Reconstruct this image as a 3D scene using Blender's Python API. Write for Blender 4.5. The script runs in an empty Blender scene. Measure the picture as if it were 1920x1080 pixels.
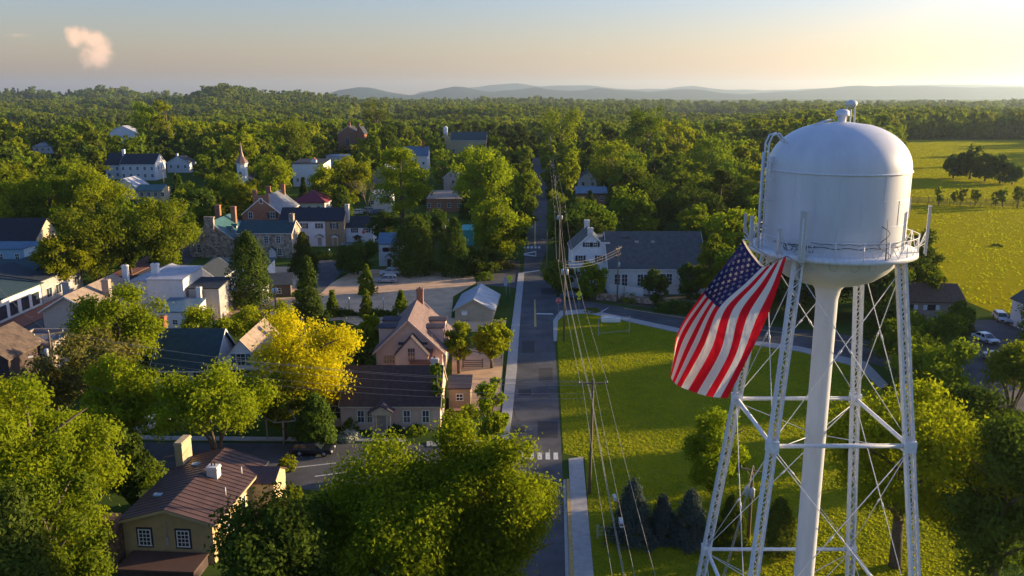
import bpy, math, random
import numpy as np
from mathutils import Vector, Matrix
R_ = math.radians
# ------------------------------------------------------------------ camera, sky, sun
sc = bpy.context.scene
FPX, CAMZ = 1600.0, 40.0
PITCH = math.atan(363 / FPX)
cam = bpy.data.cameras.new('camera'); camo = bpy.data.objects.new('camera', cam)
sc.collection.objects.link(camo); sc.camera = camo
cam.sensor_width = 36; cam.lens = 36 * FPX / 1920; cam.clip_start = 0.5; cam.clip_end = 80000
camo.location = (0, 0, CAMZ); camo.rotation_euler = (math.pi / 2 - PITCH, 0, 0)
SUN_EL, SUN_AZ = 9.5, 71.0          # elevation, degrees clockwise from the view direction (+Y)
world = bpy.data.worlds.new('World'); sc.world = world; world.use_nodes = True
def build_world():
    nt = world.node_tree; N = nt.nodes; L = nt.links
    bg = N['Background']
    sky = N.new('ShaderNodeTexSky'); sky.sky_type = 'NISHITA'; sky.sun_disc = False
    sky.sun_elevation = R_(SUN_EL); sky.sun_rotation = R_(SUN_AZ)
    sky.altitude = 0; sky.air_density = 1.0; sky.dust_density = 1.2; sky.ozone_density = 2.5
    tc = N.new('ShaderNodeTexCoord')
    nz = N.new('ShaderNodeVectorMath'); nz.operation = 'NORMALIZE'; L.new(tc.outputs['Generated'], nz.inputs[0])
    def cdir(px, py):
        c, s = math.cos(PITCH), math.sin(PITCH); a = (px - 960) / FPX; b = (540 - py) / FPX
        v = Vector((a, c + b * s, -s + b * c)); return v.normalized()
    noise = N.new('ShaderNodeTexNoise'); noise.inputs['Scale'].default_value = 75; noise.inputs['Detail'].default_value = 7; noise.inputs['Roughness'].default_value = .62
    L.new(nz.outputs[0], noise.inputs['Vector'])
    total = None
    for (px, py, r, st, yb) in ((140, 69, .0105, 1, 1), (160, 66, .009, .8, 1), (178, 77, .013, 1, 1), (191, 90, .013, 1, 1), (180, 104, .016, .9, 1), (172, 113, .014, .5, 1), (30, 66, .02, .35, 6), (55, 66, .012, .3, 5), (1100, 100, .014, .35, 6), (1560, 112, .02, .3, 7), (250, 118, .01, .2, 4)):
        sub = N.new('ShaderNodeVectorMath'); sub.operation = 'SUBTRACT'; L.new(nz.outputs[0], sub.inputs[0]); sub.inputs[1].default_value = cdir(px, py)
        scl = N.new('ShaderNodeVectorMath'); scl.operation = 'MULTIPLY'; L.new(sub.outputs[0], scl.inputs[0]); scl.inputs[1].default_value = (1, 1, yb)
        ln = N.new('ShaderNodeVectorMath'); ln.operation = 'LENGTH'; L.new(scl.outputs[0], ln.inputs[0])
        m = N.new('ShaderNodeMapRange'); m.inputs['From Min'].default_value = r * (1.0 if yb > 1 else 1.3); m.inputs['From Max'].default_value = 0; m.inputs['To Min'].default_value = 0; m.inputs['To Max'].default_value = st
        L.new(ln.outputs['Value'], m.inputs['Value'])
        if total is None: total = m.outputs[0]
        else:
            mx = N.new('ShaderNodeMath'); mx.operation = 'MAXIMUM'; L.new(total, mx.inputs[0]); L.new(m.outputs[0], mx.inputs[1]); total = mx.outputs[0]
    # billowy edge: blob + noise, thresholded softly
    nm = N.new('ShaderNodeMath'); nm.operation = 'MULTIPLY_ADD'; L.new(noise.outputs['Fac'], nm.inputs[0]); nm.inputs[1].default_value = 1.1; nm.inputs[2].default_value = -.55
    ad = N.new('ShaderNodeMath'); ad.operation = 'ADD'; L.new(nm.outputs[0], ad.inputs[0]); L.new(total, ad.inputs[1])
    cl = N.new('ShaderNodeMapRange'); cl.inputs['From Min'].default_value = .12; cl.inputs['From Max'].default_value = .8; cl.inputs['To Max'].default_value = .8
    cl.interpolation_type = 'SMOOTHSTEP'; L.new(ad.outputs[0], cl.inputs['Value'])
    gt = N.new('ShaderNodeMath'); gt.operation = 'GREATER_THAN'; L.new(total, gt.inputs[0]); gt.inputs[1].default_value = 0.001
    mm = N.new('ShaderNodeMath'); mm.operation = 'MULTIPLY'; L.new(cl.outputs[0], mm.inputs[0]); L.new(gt.outputs[0], mm.inputs[1])
    # warm, dusty band low over the horizon
    sep = N.new('ShaderNodeSeparateXYZ'); L.new(nz.outputs[0], sep.inputs[0])
    ramp = N.new('ShaderNodeValToRGB'); L.new(sep.outputs['Z'], ramp.inputs[0])
    e = ramp.color_ramp.elements; e[0].position = 0; e[0].color = (1.24, .84, .72, 1); e[1].position = .45; e[1].color = (.86, .93, 1.25, 1)
    k = e.new(.05); k.color = (1.16, .87, .82, 1); k = e.new(.13); k.color = (.92, .90, 1.12, 1)
    mul = N.new('ShaderNodeMix'); mul.data_type = 'RGBA'; mul.blend_type = 'MULTIPLY'; mul.inputs['Factor'].default_value = 1
    L.new(sky.outputs[0], mul.inputs['A']); L.new(ramp.outputs[0], mul.inputs['B'])
    mix = N.new('ShaderNodeMix'); mix.data_type = 'RGBA'
    L.new(mm.outputs[0], mix.inputs['Factor']); L.new(mul.outputs['Result'], mix.inputs['A']); mix.inputs['B'].default_value = CLOUD
    L.new(mix.outputs['Result'], bg.inputs['Color']); bg.inputs['Strength'].default_value = .09
CLOUD = (6.8, 4.2, 2.7, 1)
build_world()
sun = bpy.data.lights.new('sun', 'SUN'); sun.energy = 5.0; sun.angle = R_(.6); sun.color = (1, .74, .40)
suno = bpy.data.objects.new('sun', sun); sc.collection.objects.link(suno)
_sd = Vector((math.sin(R_(SUN_AZ)) * math.cos(R_(SUN_EL)), math.cos(R_(SUN_AZ)) * math.cos(R_(SUN_EL)), math.sin(R_(SUN_EL))))
suno.rotation_euler = (-_sd).to_track_quat('-Z', 'Y').to_euler(); suno.location = _sd * 300
sc.view_settings.view_transform = 'Standard'; sc.view_settings.look = 'None'; sc.view_settings.gamma = 1
sc.view_settings.exposure = 1.32
sc.cycles.max_bounces = 5; sc.cycles.diffuse_bounces = 3; sc.cycles.transmission_bounces = 3; sc.cycles.glossy_bounces = 2
sc.cycles.volume_bounces = 0; sc.cycles.caustics_reflective = False; sc.cycles.caustics_refractive = False
sc.cycles.use_denoising = True

# ------------------------------------------------------------------ picking places: a pixel of the photo -> a point of the ground
def ray(px, py):
    c, s = math.cos(PITCH), math.sin(PITCH); a = (px - 960) / FPX; b = (540 - py) / FPX
    return Vector((a, c + b * s, -s + b * c))
def gp(px, py, z=0.0):
    d = ray(px, py); t = (z - CAMZ) / d.z
    return Vector((d.x * t, d.y * t, z))
def at_y(px, py, Y):
    d = ray(px, py); t = Y / d.y
    return Vector((d.x * t, Y, CAMZ + d.z * t))
def proj(x, y, z):
    c, s = math.cos(PITCH), math.sin(PITCH); dz = z - CAMZ
    d = y * c - dz * s; u = y * s + dz * c
    return 960 + FPX * x / d, 540 - FPX * u / d, d

# ------------------------------------------------------------------ materials
MATS = {}
def mat(name, col, rough=.8, noise=0, nscale=2.0, col2=None, metal=0, bump=0, bscale=None, kind=None, kscale=1.0, vec='Object', spec=.4, stretch=None, random_tone=0):
    if name in MATS: return MATS[name]
    m = bpy.data.materials.new(name); m.use_nodes = True; MATS[name] = m
    nt = m.node_tree; N, L = nt.nodes, nt.links; b = N['Principled BSDF']
    b.inputs['Roughness'].default_value = rough; b.inputs['Metallic'].default_value = metal; b.inputs['Specular IOR Level'].default_value = spec
    c1 = tuple(col) + (1,); b.inputs['Base Color'].default_value = c1
    tc = N.new('ShaderNodeTexCoord'); out = tc.outputs[vec]
    if stretch:
        mp = N.new('ShaderNodeMapping'); mp.inputs['Scale'].default_value = stretch; L.new(out, mp.inputs[0]); out = mp.outputs[0]
    cur = None
    if noise or col2:
        n = N.new('ShaderNodeTexNoise'); n.inputs['Scale'].default_value = nscale; n.inputs['Detail'].default_value = 14 if bump >= .8 else 6; n.inputs['Roughness'].default_value = .75 if bump >= .8 else .65
        L.new(out, n.inputs['Vector'])
        r = N.new('ShaderNodeValToRGB'); L.new(n.outputs['Fac'], r.inputs[0])
        r.color_ramp.elements[0].position = .34; r.color_ramp.elements[1].position = .66
        d = tuple(col2) if col2 else tuple(max(0, x * (1 - noise)) for x in col)
        r.color_ramp.elements[0].color = d + (1,); r.color_ramp.elements[1].color = tuple(min(1, x * (1 + noise * .5)) for x in col) + (1,)
        cur = r.outputs[0]
        if bump:
            bp = N.new('ShaderNodeBump'); bp.inputs['Strength'].default_value = bump; bp.inputs['Distance'].default_value = .1
            L.new(n.outputs['Fac'], bp.inputs['Height']); L.new(bp.outputs[0], b.inputs['Normal'])
            if bump >= .8:
                n2 = N.new('ShaderNodeTexNoise'); n2.inputs['Scale'].default_value = 1.6; n2.inputs['Detail'].default_value = 6; L.new(out, n2.inputs['Vector']); L.new(n2.outputs['Fac'], bp.inputs['Height']); bp.inputs['Distance'].default_value = .4
    if kind:
        bx = None
        if kind == 'brick':
            t = N.new('ShaderNodeTexBrick'); t.inputs['Scale'].default_value = kscale; t.inputs['Mortar Size'].default_value = .02
            t.inputs['Color1'].default_value = (1, 1, 1, 1); t.inputs['Color2'].default_value = (.72, .72, .72, 1); t.inputs['Mortar'].default_value = (1.2, 1.15, 1.1, 1)
            ax = N.new('ShaderNodeSeparateXYZ'); L.new(out, ax.inputs[0]); ad = N.new('ShaderNodeMath'); ad.operation = 'ADD'
            L.new(ax.outputs[0], ad.inputs[0]); L.new(ax.outputs[1], ad.inputs[1]); cb = N.new('ShaderNodeCombineXYZ')
            L.new(ad.outputs[0], cb.inputs[0]); L.new(ax.outputs[2], cb.inputs[1]); L.new(cb.outputs[0], t.inputs['Vector'])
            bx = t.outputs['Color']
        elif kind == 'stone':
            t = N.new('ShaderNodeTexVoronoi'); t.inputs['Scale'].default_value = kscale; L.new(out, t.inputs['Vector'])
            r = N.new('ShaderNodeValToRGB'); sp = N.new('ShaderNodeSeparateColor'); L.new(t.outputs['Color'], sp.inputs[0]); L.new(sp.outputs[0], r.inputs[0])
            r.color_ramp.elements[0].color = (.42, .38, .36, 1); r.color_ramp.elements[1].color = (1.35, 1.25, 1.12, 1); bx = r.outputs[0]
        elif kind in ('shingle', 'lap'):
            t = N.new('ShaderNodeTexWave'); t.wave_type = 'BANDS'; t.bands_direction = 'Z'; t.wave_profile = 'SAW'; t.inputs['Scale'].default_value = kscale
            t.inputs['Distortion'].default_value = .3 if kind == 'shingle' else 0; L.new(out, t.inputs['Vector'])
            r = N.new('ShaderNodeValToRGB'); L.new(t.outputs['Fac'], r.inputs[0]); r.color_ramp.elements[0].color = (.72, .72, .72, 1); r.color_ramp.elements[0].position = 0; r.color_ramp.elements[1].position = .35; bx = r.outputs[0]
        if cur is None: rg = N.new('ShaderNodeRGB'); rg.outputs[0].default_value = c1; cur = rg.outputs[0]
        mx = N.new('ShaderNodeMix'); mx.data_type = 'RGBA'; mx.blend_type = 'MULTIPLY'; mx.inputs['Factor'].default_value = 1
        L.new(cur, mx.inputs['A']); L.new(bx, mx.inputs['B']); cur = mx.outputs['Result']
    if random_tone:
        oi = N.new('ShaderNodeObjectInfo'); mr = N.new('ShaderNodeMapRange'); L.new(oi.outputs['Random'], mr.inputs['Value']); mr.inputs['To Min'].default_value = 1 - random_tone; mr.inputs['To Max'].default_value = 1 + random_tone
        h = N.new('ShaderNodeHueSaturation'); L.new(mr.outputs[0], h.inputs['Value'])
        if cur is None: h.inputs['Color'].default_value = c1
        else: L.new(cur, h.inputs['Color'])
        cur = h.outputs[0]
    if cur is not None: L.new(cur, b.inputs['Base Color'])
    return m
def leafmat(name, c1, c2, transl=.5, hue=.03):
    if name in MATS: return MATS[name]
    m = bpy.data.materials.new(name); m.use_nodes = True; MATS[name] = m
    nt = m.node_tree; N, L = nt.nodes, nt.links
    for n in list(N):
        if n.type != 'OUTPUT_MATERIAL': N.remove(n)
    o = [n for n in N if n.type == 'OUTPUT_MATERIAL'][0]
    at = N.new('ShaderNodeAttribute'); at.attribute_name = 'tone'
    mx = N.new('ShaderNodeMix'); mx.data_type = 'RGBA'; L.new(at.outputs['Fac'], mx.inputs['Factor']); mx.inputs['A'].default_value = c1 + (1,); mx.inputs['B'].default_value = c2 + (1,)
    oi = N.new('ShaderNodeObjectInfo')
    h = N.new('ShaderNodeHueSaturation')
    mr = N.new('ShaderNodeMapRange'); L.new(oi.outputs['Random'], mr.inputs['Value']); mr.inputs['To Min'].default_value = .5 - hue * .3; mr.inputs['To Max'].default_value = .5 + hue * .8; L.new(mr.outputs[0], h.inputs['Hue'])
    mu = N.new('ShaderNodeMath'); mu.operation = 'MULTIPLY'; L.new(oi.outputs['Random'], mu.inputs[0]); mu.inputs[1].default_value = 7.31
    fr = N.new('ShaderNodeMath'); fr.operation = 'FRACT'; L.new(mu.outputs[0], fr.inputs[0])
    mv = N.new('ShaderNodeMapRange'); L.new(fr.outputs[0], mv.inputs['Value']); mv.inputs['To Min'].default_value = .82; mv.inputs['To Max'].default_value = 1.2; L.new(mv.outputs[0], h.inputs['Value'])
    L.new(mx.outputs['Result'], h.inputs['Color'])
    d = N.new('ShaderNodeBsdfDiffuse'); t = N.new('ShaderNodeBsdfTranslucent'); L.new(h.outputs[0], d.inputs[0])
    h2 = N.new('ShaderNodeMix'); h2.data_type = 'RGBA'; h2.blend_type = 'MULTIPLY'; h2.inputs['Factor'].default_value = 1; L.new(h.outputs[0], h2.inputs['A']); h2.inputs['B'].default_value = (1.35, 1.35, .6, 1)
    L.new(h2.outputs['Result'], t.inputs[0])
    ms = N.new('ShaderNodeMixShader'); ms.inputs[0].default_value = transl; L.new(d.outputs[0], ms.inputs[1]); L.new(t.outputs[0], ms.inputs[2])
    L.new(ms.outputs[0], o.inputs['Surface'])
    return m

# ------------------------------------------------------------------ mesh builder
COL = sc.collection
class MB:
    def __init__(s): s.v = []; s.f = []; s.m = []; s.mats = []; s.cur = 0; s.sm = []
    def use(s, m):
        if m not in s.mats: s.mats.append(m)
        s.cur = s.mats.index(m); return s
    def add(s, vs, fs, smooth=False):
        o = len(s.v); s.v += [tuple(v) for v in vs]
        for f in fs: s.f.append([i + o for i in f]); s.m.append(s.cur); s.sm.append(smooth)
        return s
    def box(s, x0, x1, y0, y1, z0, z1, M=None):
        vs = [Vector(p) for p in ((x0, y0, z0), (x1, y0, z0), (x1, y1, z0), (x0, y1, z0), (x0, y0, z1), (x1, y0, z1), (x1, y1, z1), (x0, y1, z1))]
        if M is not None: vs = [M @ v for v in vs]
        return s.add(vs, [(0, 3, 2, 1), (4, 5, 6, 7), (0, 1, 5, 4), (1, 2, 6, 5), (2, 3, 7, 6), (3, 0, 4, 7)])
    def bar(s, a, b, w, h=None, up=(0, 0, 1)):
        h = h or w; a, b = Vector(a), Vector(b); d = b - a; l = d.length
        if l < 1e-6: return s
        z = d / l; u = Vector(up)
        if abs(z.dot(u)) > .98: u = Vector((1, 0, 0))
        x = u.cross(z).normalized(); y = z.cross(x)
        M = Matrix((x, y, z)).transposed().to_4x4(); M.translation = a
        return s.box(-w / 2, w / 2, -h / 2, h / 2, 0, l, M)
    def tube(s, pts, r, n=8, cap=True, smooth=True):
        pts = [Vector(p) for p in pts]; rs = r if isinstance(r, (list, tuple)) else [r] * len(pts)
        vs = []; k = len(pts); prev = None
        for i, p in enumerate(pts):
            d = (pts[min(i + 1, k - 1)] - pts[max(i - 1, 0)])
            d = d.normalized() if d.length > 1e-9 else Vector((0, 0, 1))
            if prev is None:
                u = Vector((0, 0, 1)) if abs(d.z) < .9 else Vector((1, 0, 0)); x = u.cross(d).normalized()
            else: x = (prev - d * prev.dot(d)).normalized()
            prev = x; y = d.cross(x)
            for j in range(n):
                a = 2 * math.pi * j / n; vs.append(p + (x * math.cos(a) + y * math.sin(a)) * rs[i])
        fs = [(i * n + j, i * n + (j + 1) % n, (i + 1) * n + (j + 1) % n, (i + 1) * n + j) for i in range(k - 1) for j in range(n)]
        if cap: fs += [tuple(range(n))[::-1], tuple((k - 1) * n + j for j in range(n))]
        return s.add(vs, fs, smooth)
    def lathe(s, prof, n=32, c=(0, 0), smooth=True):
        vs = [(c[0] + r * math.cos(2 * math.pi * j / n), c[1] + r * math.sin(2 * math.pi * j / n), z) for r, z in prof for j in range(n)]
        fs = [(i * n + j, i * n + (j + 1) % n, (i + 1) * n + (j + 1) % n, (i + 1) * n + j) for i in range(len(prof) - 1) for j in range(n)]
        return s.add(vs, fs, smooth)
    def poly(s, pts, z): return s.add([(p[0], p[1], z) for p in pts], [tuple(range(len(pts)))])
    def prism(s, pts, y0, y1, axis='y'):
        """pts: outline (a, z); extruded along y (axis 'y') or x"""
        f = (lambda a, z, t: (a, t, z)) if axis == 'y' else (lambda a, z, t: (t, a, z))
        n = len(pts); vs = [f(a, z, y0) for a, z in pts] + [f(a, z, y1) for a, z in pts]
        return s.add(vs, [tuple(range(n)), tuple(range(2 * n - 1, n - 1, -1))] + [(i, i + n, (i + 1) % n + n, (i + 1) % n) for i in range(n)])
    def build(s, name, parent=None, loc=None, rot=0):
        me = bpy.data.meshes.new(name); me.from_pydata(s.v, [], s.f)
        for m in s.mats: me.materials.append(m)
        if s.f:
            me.polygons.foreach_set('material_index', s.m); me.polygons.foreach_set('use_smooth', s.sm)
        import bmesh
        bm = bmesh.new(); bm.from_mesh(me); bmesh.ops.recalc_face_normals(bm, faces=bm.faces); bm.to_mesh(me); bm.free()
        o = bpy.data.objects.new(name, me); COL.objects.link(o); o.parent = parent
        if loc is not None: o.location = loc
        if rot: o.rotation_euler = (0, 0, rot)
        return o
def tag(o, label=None, cat=None, group=None, kind=None):
    for k, v in (('label', label), ('category', cat), ('group', group), ('kind', kind)):
        if v: o[k] = v
    return o
def empty(name, loc, rot=0, label=None, cat=None, group=None):
    o = bpy.data.objects.new(name, None); COL.objects.link(o); o.location = loc; o.rotation_euler = (0, 0, rot); o.empty_display_size = .3
    return tag(o, label, cat, group)
def kids(o): return [c for c in sc.objects if c.parent == o]
def copy_tree(root, loc, rot=0, scale=None, label=None, group=None, cache={}):
    if root.name not in cache: cache[root.name] = [(c, kids(c)) for c in kids(root)]
    r = root.copy(); COL.objects.link(r); r.location = loc; r.rotation_euler = (0, 0, rot)
    if scale: r.scale = scale
    if label: r['label'] = label
    if group: r['group'] = group
    for c, gs in cache[root.name]:
        k = c.copy(); COL.objects.link(k); k.parent = r
        for g in gs: q = g.copy(); COL.objects.link(q); q.parent = k
    return r

# ------------------------------------------------------------------ terrain
def sst(a, b, x):
    t = min(1, max(0, (x - a) / (b - a))); return t * t * (3 - 2 * t)
def terrain(x, y):
    r = math.hypot(x, y)
    if r < 300: return 0.0
    px = 960 + FPX * x / y if y > 1 else 960
    left = 1 - sst(500, 1500, px); right = sst(1350, 1600, px)
    n = (math.sin(x / 310 + 1.3) * math.cos(y / 270) + .6 * math.sin((x + y) / 173) + .4 * math.sin(x / 97 - y / 121 + 2))
    s0 = 420 + 600 * right
    z = sst(s0, 3300, r) * (-17 + 12 * left) + n * 4.5 * sst(s0, 1500 + 300 * right, r) - 9 * sst(s0, 1100, r) * (1 - sst(1300, 2600, r)) * (1 - right)
    if px < 900 and y > 0:   # wooded ridges to the north-west
        z += 88 * math.exp(-((r - 4300) / 600) ** 2) * (math.exp(-((px - 215) / 75) ** 2) * .8 + math.exp(-((px - 60) / 90) ** 2) * .45 + .4 * math.exp(-((px - 330) / 60) ** 2))
        z += 46 * math.exp(-((r - 2900) / 420) ** 2) * (math.exp(-((px - 430) / 62) ** 2) + .55 * math.exp(-((px - 570) / 80) ** 2))
    return z
M_ground = mat('meadow', (.075, .115, .024), .95, nscale=.05, col2=(.045, .075, .018), vec='Object', bump=.4, spec=0)
def far_ground():
    rs = [0, 8, 20, 40, 80, 140, 220, 300]
    r = 300
    while r < 26000: r *= 1.055; rs.append(r)
    n = 288; b = MB().use(M_ground)
    vs = []
    for r in rs:
        for j in range(n):
            a = 2 * math.pi * j / n; x, y = r * math.sin(a), r * math.cos(a); vs.append((x, y, terrain(x, y)))
    fs = [(i * n + j, (i + 1) * n + j, (i + 1) * n + (j + 1) % n, i * n + (j + 1) % n) for i in range(len(rs) - 1) for j in range(n)]
    b.add(vs, fs, True); o = b.build('ground'); tag(o, kind='structure')
far_ground()
M_mtn = mat('mountain_forest', (.02, .04, .03), 1, spec=0, nscale=.004, col2=(.012, .028, .022))
def mountains(name, prof, D, depth, seed):
    rg = random.Random(seed); ph = [rg.uniform(0, 6) for _ in range(4)]
    b = MB().use(M_mtn); vs = []; rows = 14; pxs = list(range(prof[0][0], prof[-1][0] + 1, 12))
    for i in range(rows):
        t = i / (rows - 1); Y = D + depth * (t - .5)
        prof_t = math.sin(math.pi * t) ** .8
        for px in pxs:
            yy = np.interp(px, [p[0] for p in prof], [p[1] for p in prof])
            h = CAMZ + (177 - yy) / FPX * D + 12 * math.sin(px / 31 + ph[0] + t * 5) * math.sin(px / 13 + ph[1])
            vs.append(((px - 960) / FPX * D * 1.02, Y, max(-30, h * prof_t - 12)))
    n = len(pxs)
    b.add(vs, [(i * n + j, i * n + j + 1, (i + 1) * n + j + 1, (i + 1) * n + j) for i in range(rows - 1) for j in range(n - 1)], True)
    tag(b.build(name), kind='structure')
mountains('hills', [(630, 182), (665, 167), (692, 162), (720, 168), (770, 178), (800, 174), (830, 168), (860, 161), (895, 167), (930, 170), (1000, 164), (1060, 169), (1110, 165), (1165, 169), (1215, 170), (1262, 166), (1300, 169), (1370, 176), (1450, 171), (1540, 163), (1600, 160), (1700, 162), (1800, 163), (2000, 166), (2300, 170)], 13500, 3500, 3)
mountains('far_hills', [(800, 172), (850, 166), (905, 162), (962, 156), (1010, 161), (1060, 160), (1110, 161), (1150, 166), (1230, 167), (1283, 160), (1330, 168), (1420, 168), (1520, 166), (1700, 158), (1900, 160), (2300, 164)], 19500, 4500, 8)

# ------------------------------------------------------------------ roads, pavements, lots
M_asph = mat('asphalt', (.085, .086, .094), .9, noise=.4, nscale=.22, bump=.15)
M_conc = mat('concrete', (.40, .38, .36), .9, noise=.16, nscale=1.3)
M_brickpave = mat('brick_paving', (.24, .10, .075), .9, noise=.3, nscale=1.5)
M_gravel = mat('gravel_sand', (.62, .41, .25), .95, noise=.25, nscale=.35, bump=.2)
M_white = mat('white_paint', (.78, .78, .76), .6)
M_line = mat('road_paint', (.62, .62, .6), .8, noise=.3, nscale=4)
M_yline = mat('road_paint_yellow', (.5, .35, .12), .8, noise=.3, nscale=4)
M_lawn = mat('lawn_grass', (.27, .26, .014), .95, nscale=.16, col2=(.15, .18, .012), bump=1, spec=0)
M_hay = mat('hay_field_grass', (.38, .32, .010), .95, nscale=.12, col2=(.27, .26, .010), bump=.8, spec=0, stretch=(1, 3, 1))
M_soil = mat('leaf_litter', (.10, .075, .045), .95, noise=.4, nscale=.5)
def densify(P, n=6):
    o = []
    for i in range(len(P)):
        a, b = P[i], P[(i + 1) % len(P)]
        o.append(a)
    return o
def sheet(name, px, z, m, th=0, world_pts=False):
    pts = [Vector((p[0], p[1], z)) for p in px] if world_pts else [gp(p[0], p[1], 0) for p in px]
    b = MB().use(m); n = len(pts)
    top = [(p.x, p.y, z) for p in pts]; b.add(top, [tuple(range(n))])
    if th: b.add(top + [(p.x, p.y, z - th) for p in pts], [(i, (i + 1) % n, (i + 1) % n + n, i + n) for i in range(n)])
    # triangulate cleanly
    o = b.build(name); import bmesh
    bm = bmesh.new(); bm.from_mesh(o.data); bmesh.ops.triangulate(bm, faces=[f for f in bm.faces if len(f.verts) > 4]); bm.to_mesh(o.data); bm.free()
    for pl in o.data.polygons:
        pass
    return tag(o, kind='structure')
sheet('lawn', [(1043, 600), (1060, 588), (1100, 587), (1180, 603), (1275, 624), (1400, 646), (1500, 660), (1610, 684), (1660, 735), (1700, 850), (1800, 1000), (1900, 1200), (1117, 1200), (1112, 1080), (1096, 860), (1056, 850)], .016, M_lawn)
FIELD = [(1680, 262), (1960, 262), (2060, 600), (1860, 585), (1775, 550), (1700, 520), (1640, 420), (1620, 330)]
sheet('hay_field', FIELD, .012, M_hay)
sheet('gravel_lot', [(655, 512), (700, 505), (885, 512), (893, 530), (850, 556), (846, 596), (950, 600), (945, 622), (700, 622), (640, 600), (560, 606), (470, 592), (460, 560), (590, 556), (612, 536)], .02, M_gravel)
sheet('gravel_yard', [(848, 655), (945, 650), (938, 770), (846, 770)], .02, M_gravel)
sheet('driveway', [(600, 552), (648, 505), (636, 478), (560, 470), (575, 500), (590, 520), (560, 545)], .024, M_asph)
sheet('driveway', [(470, 590), (400, 600), (370, 545), (440, 500), (560, 500), (560, 545), (500, 560)], .016, M_gravel)
sheet('main_road', [(1064, 1200), (1061, 1080), (1053, 850), (1044, 700), (1037, 600), (1045, 590), (1100, 585), (1180, 600), (1275, 621), (1400, 642), (1500, 655), (1610, 676), (1750, 712), (1960, 790), (1960, 700), (1840, 672), (1700, 646), (1560, 624), (1400, 607), (1260, 590), (1150, 573), (1080, 561), (1040, 545), (1020, 520), (1012, 505), (1024, 470), (1024, 430), (1027, 360), (1028, 300), (1026, 285), (1003, 285), (998, 300), (1003, 360), (987, 430), (984, 470), (982, 505), (975, 590), (968, 690), (960, 760), (951, 850), (925, 1080), (915, 1200)], .028, M_asph)
sheet('lane', [(985, 541), (985, 512), (900, 512), (893, 534)], .025, M_asph)
sheet('car_park', [(1780, 720), (1800, 690), (1830, 600), (1960, 600), (1960, 780), (1850, 760)], .0235, M_asph)
sheet('cross_street', [(960, 840), (960, 900), (640, 925), (300, 890), (-60, 885), (-60, 818), (300, 830), (640, 832), (850, 834)], .024, M_asph)
sheet('high_street', [(-78.0, 100), (-78.5, 205), (-84, 260), (-91, 260), (-86, 205), (-85.6, 100)], .024, M_asph, world_pts=True)
sheet('pavement', [(-85.7, 100), (-86.1, 205), (-91, 260), (-96, 255), (-91.2, 200), (-91.2, 100)], .14, M_brickpave, .14, True)
sheet('pavement', [(962, 765), (969, 690), (976, 590), (983, 512), (972, 512), (962, 590), (955, 640), (942, 765), (925, 900), (900, 1080), (922, 1080), (943, 900)], .13, M_conc, .13)
sheet('pavement', [(1100, 581), (1180, 597), (1275, 617), (1400, 638), (1500, 651), (1625, 680), (1665, 722), (1650, 730), (1612, 690), (1500, 660), (1400, 646), (1275, 625), (1180, 604), (1100, 588), (1056, 592), (1046, 602), (1044, 640), (1038, 640), (1037, 602), (1050, 584)], .13, M_conc, .13)
sheet('pavement', [(1066, 862), (1093, 858), (1113, 1080), (1120, 1220), (1077, 1220), (1076, 1080)], .13, M_conc, .13)
sheet('pavement', [(300, 826), (640, 828), (760, 830), (760, 824), (640, 822), (300, 819), (-60, 806), (-60, 812)], .13, M_conc, .13)
sheet('pavement', [(958, 834), (960, 840), (800, 838), (800, 829), (945, 826)], .13, M_conc, .13)
sheet('kerb', [(1062, 900), (1067, 900), (1077, 1080), (1080, 1220), (1071, 1220), (1068, 1080)], .15, M_yline, .15)
sheet('kerb', [(1056, 900), (1061, 900), (1068, 1080), (1071, 1220), (1062, 1220), (1060, 1080)], .06, M_conc, .06)
sheet('planting_bed', [(1030, 520), (1050, 548), (1090, 560), (1200, 575), (1320, 590), (1330, 560), (1180, 545), (1060, 505)], .015, M_soil)
sheet('planting_bed', [(905, 488), (975, 488), (976, 512), (880, 508)], .019, M_soil)
# painted markings
mk = MB()
def quadm(b, P, z, m): b.use(m).add([(gp(*p).x, gp(*p).y, z) for p in P], [(0, 1, 2, 3)])
Z = .034
quadm(mk, [(1001.5, 562), (1004, 562), (1006, 613), (1001.5, 613)], Z, M_yline)
quadm(mk, [(1002, 408), (1005, 408), (1004.5, 462), (1001.5, 462)], Z, M_yline)
quadm(mk, [(1006, 587.5), (1037, 588), (1037, 590), (1006, 589.5)], Z, M_line)
quadm(mk, [(978, 511), (1012, 506.5), (1012, 508), (978, 512.5)], Z, M_line)
quadm(mk, [(1140, 577), (1142, 576.5), (1122, 590), (1118, 589)], Z, M_line)
quadm(mk, [(1170, 578), (1400, 614), (1400, 615.4), (1170, 579)], Z, M_yline)
quadm(mk, [(1400, 614), (1700, 656), (1700, 658), (1400, 615.4)], Z, M_yline)
for i in range(5): x = 981 + i * 7; quadm(mk, [(x, 466), (x + 4, 466), (x + 4, 462), (x, 462)], Z, M_line)
for i in range(4): x = 985 + i * 4; quadm(mk, [(x, 427), (x + 2.6, 427), (x + 2.6, 424), (x, 424)], Z, M_line)
quadm(mk, [(981, 476), (1003, 471), (1004, 473), (984, 477)], Z, M_line); quadm(mk, [(984, 477), (1003, 479), (1004, 481), (981, 478.5)], Z, M_line)
quadm(mk, [(1004, 471), (1005.4, 471), (1005.4, 481), (1004, 481)], Z, M_line)
for i in range(7): x = 948 + i * 15; quadm(mk, [(x, 862), (x + 8.5, 862), (x + 8, 849), (x - .3, 849)], Z, M_line)
quadm(mk, [(556, 857), (558, 857), (562, 848), (560, 848)], Z, M_line); quadm(mk, [(556, 857), (566, 857.5), (566, 856), (557, 855.6)], Z, M_line)
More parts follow.
